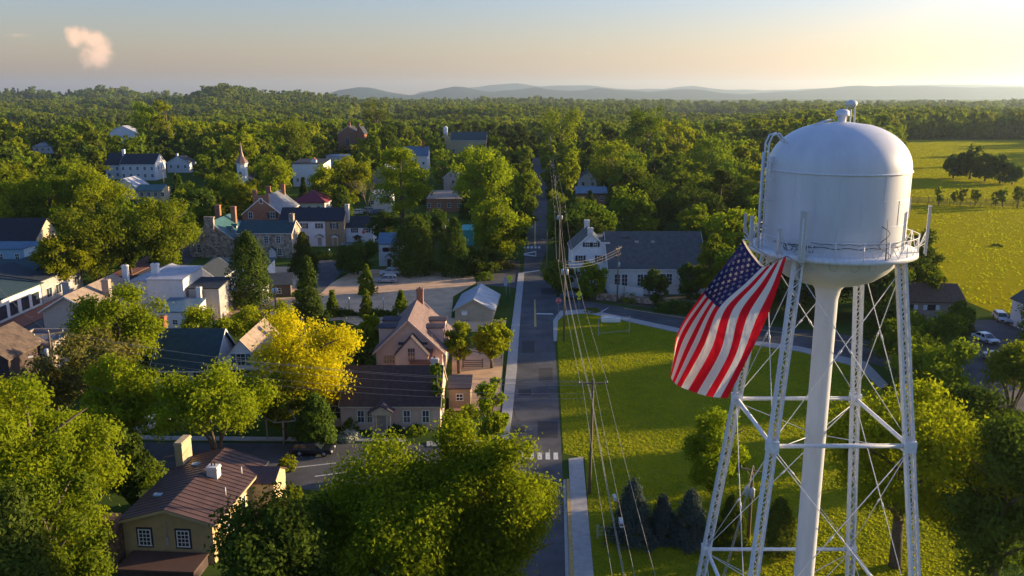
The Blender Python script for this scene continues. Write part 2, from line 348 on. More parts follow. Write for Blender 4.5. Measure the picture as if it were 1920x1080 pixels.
quadm(mk, [(556, 876), (630, 868), (630, 869), (556, 877.4)], Z, M_line)
quadm(mk, [(590, 893), (660, 884), (660, 885), (590, 894.4)], Z, M_line)
M_patch = mat('road_patch', (.042, .043, .048), .95, noise=.2); M_crack = mat('road_crack', (.022, .022, .024), .95)
rgp = random.Random(9)
for a, c, d, e in ((978, 640, 1002, 662), (1010, 690, 1036, 716), (972, 730, 996, 742), (1008, 790, 1046, 822), (960, 800, 985, 812), (1015, 540, 1045, 552), (992, 380, 1008, 398)): quadm(mk, [(a, e), (d, e), (d, c), (a, c)], .031, M_patch)
mk.use(M_crack)
for k in range(26):
    q = gp(rgp.uniform(968, 1040), rgp.uniform(600, 840)); ang_ = rgp.choice((0, math.pi / 2)) + rgp.uniform(-.3, .3)
    for _ in range(rgp.randint(3, 7)):
        q2 = q + Vector((math.cos(ang_), math.sin(ang_), 0)) * rgp.uniform(.5, 1.3); ang_ += rgp.uniform(-.6, .6)
        if not 960 < proj(q2.x, q2.y, 0)[0] < 1042: break
        mk.bar((q.x, q.y, .0312), (q2.x, q2.y, .0312), .05, .004); q = q2
tag(mk.build('road_markings'), kind='structure')

# ------------------------------------------------------------------ buildings
def FM(face, w, d):
    """matrix from face space (u, out, z) to house space"""
    if face == 'f': return Matrix(((1, 0, 0, 0), (0, -1, 0, 0), (0, 0, 1, 0), (0, 0, 0, 1)))
    if face == 'b': return Matrix(((-1, 0, 0, 0), (0, 1, 0, d), (0, 0, 1, 0), (0, 0, 0, 1)))
    if face == 'r': return Matrix(((0, 1, 0, w / 2), (1, 0, 0, d / 2), (0, 0, 1, 0), (0, 0, 0, 1)))
    return Matrix(((0, -1, 0, -w / 2), (-1, 0, 0, d / 2), (0, 0, 1, 0), (0, 0, 0, 1)))
M_glass = mat('window_glass', (.035, .045, .06), .12, spec=.9)
M_dark = mat('dark_trim', (.02, .022, .026), .6)
M_navy = mat('navy_shutter', (.02, .03, .05), .6)
def window(par, M, u, z, w, h, fm, sh=None, mx=1, my=1):
    """centre of the window at (u, z)"""
    t = .09 if h > 1 else .07
    b = MB().use(fm)
    for x0, x1, z0, z1 in ((-w / 2 - t, w / 2 + t, h / 2, h / 2 + t), (-w / 2 - t - .05, w / 2 + t + .05, -h / 2 - t, -h / 2), (-w / 2 - t, -w / 2, -h / 2, h / 2), (w / 2, w / 2 + t, -h / 2, h / 2)):
        b.box(u + x0, u + x1, -.04, .09, z + z0, z + z1, M)
    for i in range(mx): x = -w / 2 + w * (i + 1) / (mx + 1); b.box(u + x - .025, u + x + .025, 0, .075, z - h / 2, z + h / 2, M)
    for i in range(my): y = -h / 2 + h * (i + 1) / (my + 1); b.box(u - w / 2, u + w / 2, 0, .07, z + y - .03, z + y + .03, M)
    o = b.build('window', par)
    MB().use(M_glass).box(u - w / 2, u + w / 2, -.03, .045, z - h / 2, z + h / 2, M).build('pane', o)
    if sh:
        for s in (-1, 1):
            x = u + s * (w / 2 + t + w * .27); MB().use(sh).box(x - w * .25, x + w * .25, -.02, .11, z - h / 2, z + h / 2, M).build('shutter', o)
    return o
def door(par, M, u, z0, w, h, m, fm):
    b = MB().use(m).box(u - w / 2, u + w / 2, -.02, .07, z0, z0 + h, M); o = b.build('door', par)
    f = MB().use(fm); f.box(u - w / 2 - .12, u - w / 2, -.02, .1, z0, z0 + h, M); f.box(u + w / 2, u + w / 2 + .12, -.02, .1, z0, z0 + h, M); f.box(u - w / 2 - .12, u + w / 2 + .12, -.02, .11, z0 + h, z0 + h + .14, M); f.build('frame', o)
def gable_roof(b, w, d, h, rh, ridge, ov, ov2=None, t=.16, lift=.015, seams=None):
    ov2 = ov if ov2 is None else ov2
    half = (w if ridge == 'y' else d) / 2; k = rh / half; L = d if ridge == 'y' else w
    e = half + ov; ze = h - ov * k + lift; za = h + rh + lift
    out = [(-e, ze), (0, za), (e, ze), (e, ze + t), (0, za + t), (-e, ze + t)]
    # two convex halves butted along the ridge
    for s in (0, 1):
        q = [(-e, ze), (0, za), (0, za + t), (-e, ze + t)] if s == 0 else [(0, za), (e, ze), (e, ze + t), (0, za + t)]
        if ridge == 'y': b.prism(q, -ov2, L + ov2, 'y')
        else: b.prism([(a + d / 2, z) for a, z in q], -L / 2 - ov2, L / 2 + ov2, 'x')
    if seams:
        n = int(L / seams)
        for i in range(n + 1):
            c = -ov2 + (L + 2 * ov2) * i / n
            for s in (-1, 1):
                A, B = (0, za + t + .01), (s * e, ze + t + .01)
                if ridge == 'y': b.bar((A[0], c, A[1]), (B[0], c, B[1]), .06, .07)
                else: b.bar((c - L / 2, d / 2 + A[0], A[1]), (c - L / 2, d / 2 + B[0], B[1]), .06, .07)
def house(name, label, cat, xl, xr, yb, d, h, rh, wall, roof, ridge='x', ov=.3, style='gable', rot=0, wins=(), chims=(), doors=(), trim=None, seams=None, group=None, pos=None, w=None, wz=0, ov2=None, fnd=True):
    if pos is None:
        a, c = gp(xl, yb), gp(xr, yb); w = (c - a).length; pos = ((a.x + c.x) / 2, (a.y + c.y) / 2, wz)
    root = empty(name, pos, rot, label, cat, group)
    b = MB().use(wall); z0 = -.3
    if style == 'gable':
        if ridge == 'y': b.prism([(-w / 2, z0), (w / 2, z0), (w / 2, h), (0, h + rh), (-w / 2, h)], 0, d, 'y')
        else: b.prism([(0, z0), (d, z0), (d, h), (d / 2, h + rh), (0, h)], -w / 2, w / 2, 'x')
    elif style == 'shed': b.prism([(0, z0), (d, z0), (d, h + rh), (0, h)], -w / 2, w / 2, 'x')
    else: b.box(-w / 2, w / 2, 0, d, z0, h)
    b.build('wall', root)
    r = MB().use(roof)
    if style == 'gable': gable_roof(r, w, d, h, rh, ridge, ov, ov2, seams=seams)
    elif style == 'shed': k = rh / d; r.prism([(-ov, h - ov * k + .02), (d + ov, h + rh + ov * k + .02), (d + ov, h + rh + ov * k + .2), (-ov, h - ov * k + .2)], -w / 2 - ov, w / 2 + ov, 'x')
    elif style == 'hip':
        e = ov; i = min(w, d) / 2
        V = [(-w / 2 - e, -e, h), (w / 2 + e, -e, h), (w / 2 + e, d + e, h), (-w / 2 - e, d + e, h)]
        T = [(-w / 2 + i, d / 2, h + rh), (w / 2 - i, d / 2, h + rh)] if w >= d else [(0, i, h + rh), (0, d - i, h + rh)]
        V2 = [(x, y, z + .12) for x, y, z in V]
        fs = [(0, 3, 2, 1), (0, 1, 5, 4), (1, 2, 6, 5), (2, 3, 7, 6), (3, 0, 4, 7)]
        if w >= d: fs += [(4, 5, 9, 8), (5, 6, 9), (6, 7, 8, 9), (7, 4, 8)]
        else: fs += [(4, 5, 8), (5, 6, 9, 8), (6, 7, 9), (7, 4, 8, 9)]
        r.add(V + V2 + T, fs)
    else:
        r.box(-w / 2 - .02, w / 2 + .02, -.02, d + .02, h + .01, h + .12)
        if style == 'parapet':
            r.use(wall)
            for q in ((-w / 2 - .03, -w / 2 + .22, -.03, d + .03), (w / 2 - .22, w / 2 + .03, -.03, d + .03), (-w / 2 + .22, w / 2 - .22, -.03, .22), (-w / 2 + .22, w / 2 - .22, d - .22, d + .03)): r.box(q[0], q[1], q[2], q[3], h + .12, h + .6)
    ro = r.build('roof', root)
    if trim and style == 'gable':
        t = MB().use(trim)
        half = (w if ridge == 'y' else d) / 2; k = rh / half; e = half + ov; ze = h - ov * k; za = h + rh; o2 = ov if ov2 is None else ov2
        for s in (-1, 1):
            for g in (0, 1):
                if ridge == 'y': y = -o2 - .03 if g == 0 else d + o2 + .03; t.bar((s * e, y, ze + .03), (0, y, za + .03), .06, .22, up=(1, 0, 0))
                else: x = (-w / 2 - o2 - .03) if g == 0 else (w / 2 + o2 + .03); t.bar((x, d / 2 + s * e, ze + .03), (x, d / 2, za + .03), .06, .22, up=(0, 1, 0))
        if ridge == 'x': t.box(-w / 2 - o2, w / 2 + o2, -ov - .05, -ov, h - ov * k - .06, h - ov * k + .12)
        else:
            for s in (-1, 1): x = s * (w / 2 + ov + .025); t.box(x - .025, x + .025, -o2, d + o2, h - ov * k - .06, h - ov * k + .12)
        t.build('trim', root)
    for spec in wins:
        face, u, z, ww, hh = spec[:5]; fm = spec[5] if len(spec) > 5 else M_white; sh = spec[6] if len(spec) > 6 else None; mm = spec[7] if len(spec) > 7 else (1, 1)
        window(root, FM(face, w, d), u, z, ww, hh, fm, sh, *mm)
    for spec in doors: door(root, FM(spec[0], w, d), *spec[1:])
    for x, y, sx, sy, z0, z1, m in chims:
        c = MB().use(m).box(x - sx / 2, x + sx / 2, y - sy / 2, y + sy / 2, z0, z1).box(x - sx / 2 - .07, x + sx / 2 + .07, y - sy / 2 - .07, y + sy / 2 + .07, z1 - .35, z1 - .12)
        co = c.build('chimney', root); MB().use(M_dark).tube([(x, y, z1), (x, y, z1 + .22)], .13, 8).build('flue', co)
    root['w_'] = w; return root
def dormer(root, x, y, z0, w, h, d, rh, wall, roof, face=0, win=None, sh=None):
    """small gable dormer: front face centre at (x, y), facing -y turned by face"""
    M = Matrix.Translation((x, y, 0)) @ Matrix.Rotation(face, 4, 'Z')
    b = MB().use(wall)
    P = [(-w / 2, z0), (w / 2, z0), (w / 2, z0 + h), (0, z0 + h + rh), (-w / 2, z0 + h)]
    vs = [M @ Vector((a, 0, z)) for a, z in P] + [M @ Vector((a, d, z)) for a, z in P]
    b.add(vs, [(0, 1, 2, 3, 4), (9, 8, 7, 6, 5)] + [(i, i + 5, (i + 1) % 5 + 5, (i + 1) % 5) for i in range(5)])
    o = b.build('dormer', root)
    r = MB().use(roof); k = rh / (w / 2) if rh else 0; e = w / 2 + .15
    for s in (-1, 1):
        q = [(0, z0 + h + rh + .01), (s * e, z0 + h - .15 * k + .01), (s * e, z0 + h - .15 * k + .12), (0, z0 + h + rh + .12)]
        vs = [M @ Vector((a, -.15, z)) for a, z in q] + [M @ Vector((a, d, z)) for a, z in q]
        r.add(vs, [(0, 1, 2, 3), (7, 6, 5, 4)] + [(i, i + 4, (i + 1) % 4 + 4, (i + 1) % 4) for i in range(4)])
    r.build('dormer_roof', o)
    if win:
        F = M @ Matrix(((1, 0, 0, 0), (0, -1, 0, 0), (0, 0, 1, 0), (0, 0, 0, 1)))
        ww, hh = win; g = MB().use(M_glass).box(-ww / 2, ww / 2, 0, .04, z0 + h * .52 - hh / 2, z0 + h * .52 + hh / 2, F).build('pane', o)
    return o
C = lambda n, c, **k: mat(n, c, **k)
m_pink = C('pink_stucco', (.64, .45, .38), noise=.1, nscale=.9); m_brown = C('brown_tile_roof', (.065, .042, .04), noise=.35, nscale=2.2, kind='shingle', kscale=2.4, random_tone=.1)
m_browndk = C('dark_brown_roof', (.055, .045, .06), noise=.3, nscale=2, kind='shingle', kscale=2.4)
m_teal = C('teal_slate_roof', (.035, .075, .085), noise=.3, nscale=1.5, kind='shingle', kscale=2.4)
m_tealmet = C('teal_metal_roof', (.05, .13, .13), rough=.5, noise=.2, nscale=.8)
m_navyroof = C('navy_slate_roof', (.02, .03, .045), noise=.3, nscale=1.5, kind='shingle', kscale=2.4)
m_slate = C('grey_slate_roof', (.085, .095, .10), rough=.85, noise=.3, nscale=1.2, kind='shingle', kscale=2.4)
m_stone = C('field_stone', (.40, .34, .29), noise=.25, nscale=2, kind='stone', kscale=2.2, bump=.4)
m_brick = C('red_brick', (.30, .105, .06), noise=.25, nscale=1.2, kind='brick', kscale=2.4)
m_brick2 = C('orange_brick', (.36, .17, .105), noise=.25, nscale=1.2, kind='brick', kscale=2.4)
m_cream = C('cream_paint', (.50, .43, .30), noise=.1, nscale=1.5, kind='lap', kscale=2.6)
m_yellow = C('yellow_stucco', (.46, .34, .17), noise=.12, nscale=1.2)
m_ylt = C('pale_yellow_stucco', (.50, .40, .24), noise=.12, nscale=1.2)
m_wht = C('white_siding', (.76, .77, .80), noise=.08, nscale=1.5, kind='lap', kscale=2.6)
m_wht2 = C('white_render', (.70, .68, .66), noise=.12, nscale=.8)
m_grey = C('grey_render', (.36, .34, .34), noise=.1, nscale=.8)
m_bei = C('beige_siding', (.36, .29, .25), noise=.1, nscale=1, kind='lap', kscale=2.6)
m_tan = C('tan_stucco', (.33, .25, .16), noise=.1, nscale=1)
m_tanroof = C('tan_shingle_roof', (.33, .25, .19), noise=.3, nscale=1.4, kind='shingle', kscale=2.4)
m_metal = C('pale_metal_roof', (.38, .39, .44), rough=.45, noise=.25, nscale=.7, spec=.6)
m_plum = C('plum_metal_roof', (.105, .062, .055), rough=.5, noise=.18, nscale=.8)
m_maroon = C('maroon_roof', (.20, .03, .055), noise=.15, nscale=.8)
m_bluem = C('blue_metal_roof', (.09, .17, .25), rough=.5, noise=.2, nscale=.8)
m_paleblue = C('pale_blue_siding', (.26, .42, .56), noise=.08, nscale=1.5, kind='lap', kscale=2.6)
m_blk = C('black_shingle_roof', (.022, .024, .03), noise=.35, nscale=1.5)
m_redb = C('red_shutter', (.14, .02, .025)); m_tealsh = C('teal_shutter', (.06, .18, .20)); m_wood = C('weathered_wood', (.16, .12, .085), noise=.4, nscale=4)
m_whitec = C('whitewashed_stone', (.55, .52, .49), noise=.25, nscale=3)
PROT = []   # rectangles of the photo that trees in front must leave open: (x0, y0, x1, y1, distance)
FOOT = []   # footprints (x, y, radius) no tree may grow in
def prot(x0, y0, x1, y1, D): PROT.append((x0, y0, x1, y1, D))
BLD = []
def B(*a, vis=None, **k):
    o = house(*a, **k); w = o['w_']; d = a[6]; del o['w_']
    c, s = math.cos(o.rotation_euler.z), math.sin(o.rotation_euler.z)
    FOOT.append((o.location.x - s * d / 2, o.location.y + c * d / 2, max(w, d) / 2 + 1.5)); 
    if vis: prot(*vis, o.location.y)
    BLD.append(o); return o
Wn, Nv = M_white, M_navy
# --- the pink villa with four dormers
o = B('house', 'tall pink gabled villa with paired side dormers and brick chimney', 'house', 707, 830, 716, 13, 4.6, 4.5, m_pink, C('rosy_shingle_roof', (.20, .135, .13), noise=.3, nscale=2, kind='shingle', kscale=2.4), ridge='y', ov=.45, trim=m_pink, wins=[('f', -2.8, 3.4, 1.5, 1.0, m_pink, None, (3, 1)), ('r', -2, 3, 1.0, 1.5, m_pink), ('r', 2, 3, 1.0, 1.5, m_pink)], chims=[(.4, 12.2, 1.0, .9, 7.5, 10.9, m_brick2)], vis=(690, 560, 850, 690))
for sx in (-1, 1):
    for yy in (4.2, 8.2):
        dm = dormer(o, sx * 4.65, yy, 4.3, 2.4, 2.8, 3.7, .12, m_pink, m_browndk, face=sx * math.pi / 2, win=(1.5, 1.2))
g = dormer(o, .6, -2.2, 0, 4.6, 4.6, 6, 2.6, m_pink, m_browndk); window(g, Matrix(((1, 0, 0, 0), (0, -1, 0, -2.2), (0, 0, 1, 0), (0, 0, 0, 1))), .6, 4.7, .95, 1.9, m_pink, None, 2, 2)
for s in (-1, 1): dormer(g, .6 + s * 1.9, .2, 4.4, 1.4, 1.3, 1.7, .1, m_pink, m_browndk, face=s * math.pi / 2)
# --- brown roofed cottage in front
o = B('house', 'low pink cottage under a broad brown roof with white columned entrance porch', 'house', 640, 826, 806, 9.4, 3.3, 3.3, m_pink, m_brown, ridge='x', ov=.4, ov2=.1, trim=m_cream, wins=[('f', -3.6, 1.75, .75, 1.5, Wn, m_cream), ('f', -2.5, 1.75, .75, 1.5, Wn, None), ('f', 2.0, 1.75, .75, 1.5, Wn, m_cream), ('f', 4.3, 1.75, .75, 1.5, Wn, m_cream), ('r', -2, 1.8, 1, 1.3, Wn)], chims=[(5.0, 5.6, .9, .7, 5, 7.4, m_whitec)], vis=(620, 680, 830, 800))
MB().use(m_whitec).tube([(-1.5, 4.6, 5.9), (-1.5, 4.6, 6.35)], .28, 10).build('roof_vent', o)
p = MB().use(m_cream)
for x in (-1.85, -1.45, -.15, .25): p.tube([(x - .1, -1.3, 0), (x - .1, -1.3, 2.45)], .11, 8)
p.box(-2.1, .3, -1.5, 0, 2.45, 2.75).prism([(-2.2, 2.75), (.4, 2.75), (-.9, 3.6)], -1.5, .0, 'y').box(-2.2, .4, -1.6, 0, 0, .12)
po = p.build('porch', o); r = MB().use(m_browndk)
for s in (-1, 1): r.prism([(-.9, 3.62), (-.9 + s * 1.5, 2.74), (-.9 + s * 1.5, 2.86), (-.9, 3.76)], -1.7, 1.4, 'y')
r.build('porch_roof', po); door(o, FM('f', 1, 1), -.9, .1, .9, 2.1, m_grey, m_cream)
o = B('house', 'small reddish tile link roof between the pink villa and the brown roofed cottage', 'annex', 772, 808, 728, 5, 3.6, 1.2, m_pink, C('rust_tile_roof', (.25, .09, .05), noise=.2), ridge='x', ov=.2, wins=[('r', 0, 2, .8, 1.1)])
o = B('garage', 'small tan garage with flat brown roof beside the gravel yard', 'garage', 842, 882, 765, 4, 2.6, .4, m_tan, m_browndk, style='shed', ov=.15, wins=[('f', 0, 1.5, .8, .8)], vis=(842, 712, 880, 750))
o = B('wing', 'pink side wing with dark tall window west of the brown roofed cottage', 'annex', 619, 642, 800, 5, 2.9, 1.0, m_pink, m_brown, ridge='x', ov=.15, wins=[('f', 0, 1.9, 1.2, 1.5, m_cream)])
# --- cottage with the dark slate roof and white gable
o = B('house', 'white gabled cottage with long dark teal roof and teal shutters', 'house', 292, 402, 728, 9.5, 3.0, 4.2, m_wht, m_teal, ridge='x', ov=.5, trim=Wn, chims=[(-4.6, 5.5, .9, 1.1, 4, 9.0, m_brick)], wins=[('f', -2.6, 1.4, 1.7, 1.8, Wn, None, (3, 0)), ('f', -.2, 1.4, 1.7, 1.8, Wn, None, (3, 0)), ('f', 2.2, 1.4, 1.7, 1.8, Wn, None, (3, 0))], vis=(288, 612, 400, 690))
g = dormer(o, 8.3, -.6, 0, 7.4, 3.0, 12, 4.1, m_wht, m_tanroof)
F = Matrix(((1, 0, 0, 0), (0, -1, 0, -.6), (0, 0, 1, 0), (0, 0, 0, 1)))
window(g, F, 8.3, 4.4, 1.2, 1.6, Wn, m_tealsh, 1, 2); window(g, F, 7.5, 1.5, 1.2, 1.5, Wn, None, 1, 1); window(g, F, 10.6, 1.5, 1.2, 1.5, Wn, None, 1, 1)
pp = MB().use(m_brown).box(6.5, 11.9, -1.6, -.6, 2.75, 2.9); pp.build('awning', g)
prot(400, 600, 480, 690, 110); prot(470, 585, 520, 625, 112)
# --- yellow house with the plum standing seam roof
Y0 = gp(211, 1068).y
o = B('house', 'low yellow house with plum standing seam roof and pale chimneys', 'house', 0, 0, 0, 12.5, 3.9, 1.15, m_yellow, m_plum, ridge='y', ov=.45, pos=(-29.9, 67.6, 0), w=8.0, trim=m_ylt, seams=.62, ov2=.35, rot=R_(-4),
      wins=[('f', -2.1, 2.35, .95, 1.4, M_white, None, (2, 3)), ('f', 1.35, 2.35, .95, 1.4, M_white, None, (2, 3)), ('r', -3, 2.3, .8, 1.4, Wn), ('r', .6, 2.3, .8, 1.4, Wn), ('r', 3.4, 2.1, 1.2, 1.9, M_dark, None, (2, 2))],
      chims=[], vis=(205, 850, 505, 1050))
def bigchim(root, x, y, sx, sy, z0, z1, m, flues=1):
    c = MB().use(m).box(x - sx / 2, x + sx / 2, y - sy / 2, y + sy / 2, z0, z1).box(x - sx / 2 - .06, x + sx / 2 + .06, y - sy / 2 - .06, y + sy / 2 + .06, z1 - .3, z1 - .12)
    co = c.build('chimney', root)
    for i in range(flues): MB().use(M_dark).tube([(x + (i - (flues - 1) / 2) * .3, y, z1), (x + (i - (flues - 1) / 2) * .3, y, z1 + .4)], .07, 8).build('flue', co)
for u in (-2.1, 1.35): MB().use(M_navy).box(u - .72, u + .72, -.05, .02, 1.4, 3.3).build('surround', o)
bigchim(o, -3.7, 11.6, .75, 2.1, 3, 6.6, m_ylt, 0); bigchim(o, 1.25, 7.2, 1.0, .9, 3.9, 5.9, m_wht2, 2)
bigchim(o, -4.75, -.5, 1.25, 1.3, -.2, 4.5, C('brown_stone', (.19, .12, .085), noise=.3, nscale=2, kind='stone', kscale=3), 0)
for x, y in ((3.2, 9), (3.4, 4.6)): MB().use(M_white).tube([(x, y, 4.2), (x, y, 5.0)], .05, 6).build('vent_pipe', o)
for x, y, a in ((-2.4, 3.4, 0), (-1.6, 9.6, 0)):
    z = 5.05 - abs(x) * .267 + .19; MB().use(C('skylight_glass', (.25, .33, .4), rough=.2)).box(x - .35, x + .35, y - .28, y + .28, z - .03, z + .14).build('skylight', o)
MB().use(M_conc).box(-.2, .05, -.12, 0, 1.7, 2.5).tube([(-.08, -.06, 2.5), (-.08, -.06, 3.9)], .04, 6).build('meter_box', o)
g = dormer(o, 6.3, 10.6, 0, 3.4, 3.4, 5.2, .9, m_ylt, m_plum, face=math.pi / 2); 
g.location = (0, 0, 0)
b = MB().use(m_plum); b.box(-3.2, 3.6, -3.2, -.2, 1.0, 1.15, Matrix.Rotation(0, 4, 'X')); b.build('lean_to_roof', o)
MB().use(m_brown).box(-3.1, 3.5, -3.1, -.25, -.2, 1.0).build('lean_to', o)
o = tag(MB().use(m_yellow).box(-14.9, -12.6, 74.6, 75.0, 0, 1.5).box(-12.6, -12.1, 72.8, 75.1, 0, 1.8).box(-16.2, -16.0, 72, 72.2, 0, 2.6).build('garden_wall'), 'low yellow garden wall at the plum roofed house', 'wall')
# --- cream store shed by the gravel lot
o = B('shed', 'cream gabled shed with grey roof and air conditioner by the gravel lot', 'shed', 853, 924, 600, 12.5, 1.9, 1.9, m_cream, m_metal, ridge='y', ov=.35, rot=R_(-4), trim=m_cream, doors=[('f', .8, 0, 1.6, 1.5, m_cream, m_cream)], vis=(848, 528, 935, 596))
MB().use(M_white).box(-2.2, -1.2, -.35, 0, .95, 1.65).build('air_conditioner', o)
o = B('cabin', 'white cabin with blue roof and red shutters at the gravel lot', 'house', 711, 752, 499, 7, 5.4, 2.0, m_wht, m_bluem, ridge='x', ov=.25, wins=[('f', -.9, 4.0, .7, .9, m_redb, m_redb), ('f', 1.1, 4.0, .7, .9, m_redb, m_redb)], doors=[('f', -.2, 0, .9, 2.0, m_redb, Wn)], vis=(705, 428, 758, 492))
dormer(o, -.2, -1.0, 1.9, 1.5, .5, 1, .6, m_wht, M_dark)
# --- long white hall with gabled house end
o = B('hall', 'long white hall with a broad grey slate roof and skylights', 'hall', 1141, 1322, 552, 17, 5.4, 6.2, m_wht2, m_slate, ridge='x', ov=.3, wins=[('f', -8.2, 3.0, 1.1, 2.4, Wn, None, (1, 2)), ('f', -6.7, 3.0, 1.1, 2.4, Wn, None, (1, 2)), ('f', -3.5, 3.0, 1.1, 2.4, Wn, None, (1, 2)), ('f', -2.2, 3.0, 1.1, 2.4, Wn, None, (1, 2)), ('f', 1.1, 3.2, 1.1, 2.2, Wn, None, (1, 2)), ('f', 2.4, 3.2, 1.1, 2.2, Wn, None, (1, 2)), ('f', 6.4, 3.2, 1.1, 2.2, Wn, None, (1, 2))], trim=Wn, vis=(1110, 425, 1340, 505))
for x in (-3.6, -.2): z = 5.4 + 6.2 / 8.5 * 6.2 * .98; MB().use(M_conc).box(x - .4, x + .4, 5.7, 6.8, z - .6, z + .28).build('skylight', o)
MB().use(m_slate).box(-6.6, -5.0, 6.6, 7.4, 9.6, 11.0).build('roof_vent', o)
o = B('house', 'white gabled end house with black shutters joined to the long hall', 'house', 1071, 1141, 541, 10, 8.2, 3.6, m_wht, m_slate, ridge='y', ov=.25, trim=Wn, wins=[('f', -2.1, 6.4, .95, 1.4, Wn, Nv), ('f', 2.0, 6.4, .95, 1.4, Wn, Nv), ('f', -.75, 9.4, .8, .95, Wn, Nv), ('f', .95, 9.4, .8, .95, Wn, Nv), ('f', -2.1, 3, .95, 1.4, Wn, Nv)], chims=[(-.1, 9.2, 1.1, .9, 10, 13.3, m_wht2), (-.1, .5, 1.1, .9, 10.5, 12.9, m_wht2)], vis=(1068, 410, 1142, 512))
MB().use(m_wht).box(1.2, 4.03, .02, 9.9, 8.0, 10.0).use(m_slate).box(1.2, 4.2, -.1, 10, 10.0, 10.16).build('side_loft', o)
prot(1143, 498, 1250, 540, 168); prot(1150, 535, 1205, 558, 162)
# --- stone inn
o = B('inn', 'field stone inn gable with huge tapering chimney and teal roof', 'inn', 357, 440, 482, 15, 4.6, 4.2, m_stone, m_tealmet, ridge='y', ov=.15, trim=m_wht2, wins=[('f', -3.2, 2.2, .9, 2.0, Wn, None, (1, 2)), ('f', -2.2, 6.0, .7, 1.3, Wn)], chims=[(-2.4, 13.5, 1.3, 1.2, 6, 11.5, m_brick2), (2.2, 12, 1.2, 1.2, 6, 11.3, m_brick2)], vis=(357, 392, 455, 468))
c = MB().use(m_stone); c.prism([(-3.0, -.2), (3.0, -.2), (1.7, 5.5), (1.1, 6.8), (1.1, 10.2), (-1.2, 10.2), (-1.2, 6.8), (-1.7, 5.5)], -.7, .3, 'y').box(-1.35, 1.25, -.8, .4, 9.9, 10.25); c.build('chimney', o)
for yy in (4.5, 8.5): dormer(o, 3.9, yy, 5.1, 1.5, 1.2, 2.6, .8, m_wht2, m_tealmet, face=math.pi / 2, win=(.8, .9))
o = B('inn', 'two storey field stone wing with dark teal roof beside the stone gable', 'inn', 448, 549, 484, 9, 6.3, 2.5, m_stone, m_teal, ridge='x', ov=.2, trim=m_wht2, wins=[('f', -2.4, 4.7, 1, 1.7, Wn, None, (1, 2)), ('f', 3.4, 4.7, 1, 1.7, Wn, None, (1, 2)), ('f', 3.6, 1.6, 1, 1.7, Wn, None, (1, 2)), ('f', .4, 4.7, 1, 1.7, Wn, None, (1, 2)), ('r', 0, 4.6, 1, 1.5)], chims=[(5.9, 4.5, 1.1, 1.6, 8, 10.6, m_stone)], vis=(460, 410, 555, 470))
dormer(o, 1.9, -1.0, 0, 1.6, 2.1, 1.1, .8, m_wht2, m_teal)
# --- brick house with stepped chimney gable
o = B('house', 'orange brick house with a stepped chimney gable and pale metal roof', 'house', 458, 530, 452, 20, 7.6, 4.4, m_brick2, C('weathered_metal_roof', (.17, .175, .20), rough=.5, noise=.35, nscale=.5), ridge='y', ov=.2, trim=Wn, wins=[('f', .1, 11.2, .9, 1.4, Wn), ('f', -3.1, 7.3, 1.1, 1.7, Wn), ('f', 3.0, 7.3, 1.3, 1.7, Wn, Nv)], chims=[(-3, 18.5, 1.2, 1, 9, 13.4, m_brick2), (1.2, 19, 1.2, 1, 10, 13.9, m_brick2)], vis=(460, 362, 530, 408))
c = MB().use(m_brick2).box(-1.9, 1.9, -.12, .9, 8, 12.6).box(-2.2, -1.1, -.15, .95, 8, 14.2).box(1.1, 2.2, -.15, .95, 8, 13.2); c.build('chimney', o); MB().use(M_glass).box(-.35, .45, -.17, -.1, 10.6, 11.9).use(M_white).box(-.5, .6, -.14, -.1, 10.45, 12.05).build('window', o)
prot(530, 370, 558, 392, 225)
# --- row houses
o = B('row_house', 'white row house with black shutters under the long navy roof', 'house', 563, 611, 462, 8, 7.0, 2.9, m_wht, m_navyroof, ridge='x', ov=.25, ov2=.02, wins=[('f', -2.1, 5.6, .9, 1.4, Wn, Nv), ('f', 1.9, 5.6, .9, 1.4, Wn, Nv), ('f', -2.0, 2.2, .9, 1.4, Wn, Nv)], doors=[('f', 1.9, .2, 1.1, 2.2, m_grey, Wn)], vis=(563, 392, 611, 452))
dormer(o, 1.9, -.6, 2.5, 2.0, .2, .6, .6, m_wht, M_dark)
o = B('row_house', 'tan row house with navy roof and white stone chimney beside the white row house', 'house', 611, 647, 462, 8, 7.0, 2.9, m_tan, m_navyroof, ridge='x', ov=.25, ov2=.02, wins=[('f', -.1, 5.6, .9, 1.5, Wn, Nv)], doors=[('f', 0, .2, 1.1, 2.2, m_tan, Wn)], chims=[(2.9, 3.5, 1.0, 1.3, 6, 11.0, m_whitec)], vis=(611, 388, 660, 452))
dormer(o, 0, -.6, 2.5, 2.0, .2, .6, .6, m_wht, M_dark)
o = B('row_house', 'narrow tan end of the long navy roofed row hidden behind the stone wing', 'house', 526, 563, 462, 8, 7.0, 2.9, m_tan, m_navyroof, ridge='x', ov=.25, ov2=.02, wins=[('f', 1, 5.6, .8, 1.4)])
o = B('cottage', 'low white cottage with navy roof and bay window at the street corner', 'house', 647, 700, 460, 7, 5.0, 2.4, m_wht, m_navyroof, ridge='x', ov=.25, wins=[('f', -1.1, 4.1, .8, 1.2, Wn, Nv), ('f', 2.2, 4.1, .8, 1.2, Wn, Nv), ('f', -.4, 1.5, 1.7, 1.3, Wn, None, (3, 1))], vis=(650, 410, 693, 450))
MB().use(M_navy).box(-1.7, .9, -1.0, 0, 2.3, 2.45).prism([(-1.5, 2.45), (.7, 2.45), (-.4, 3.0)], -.9, 0, 'y').build('awning', o)
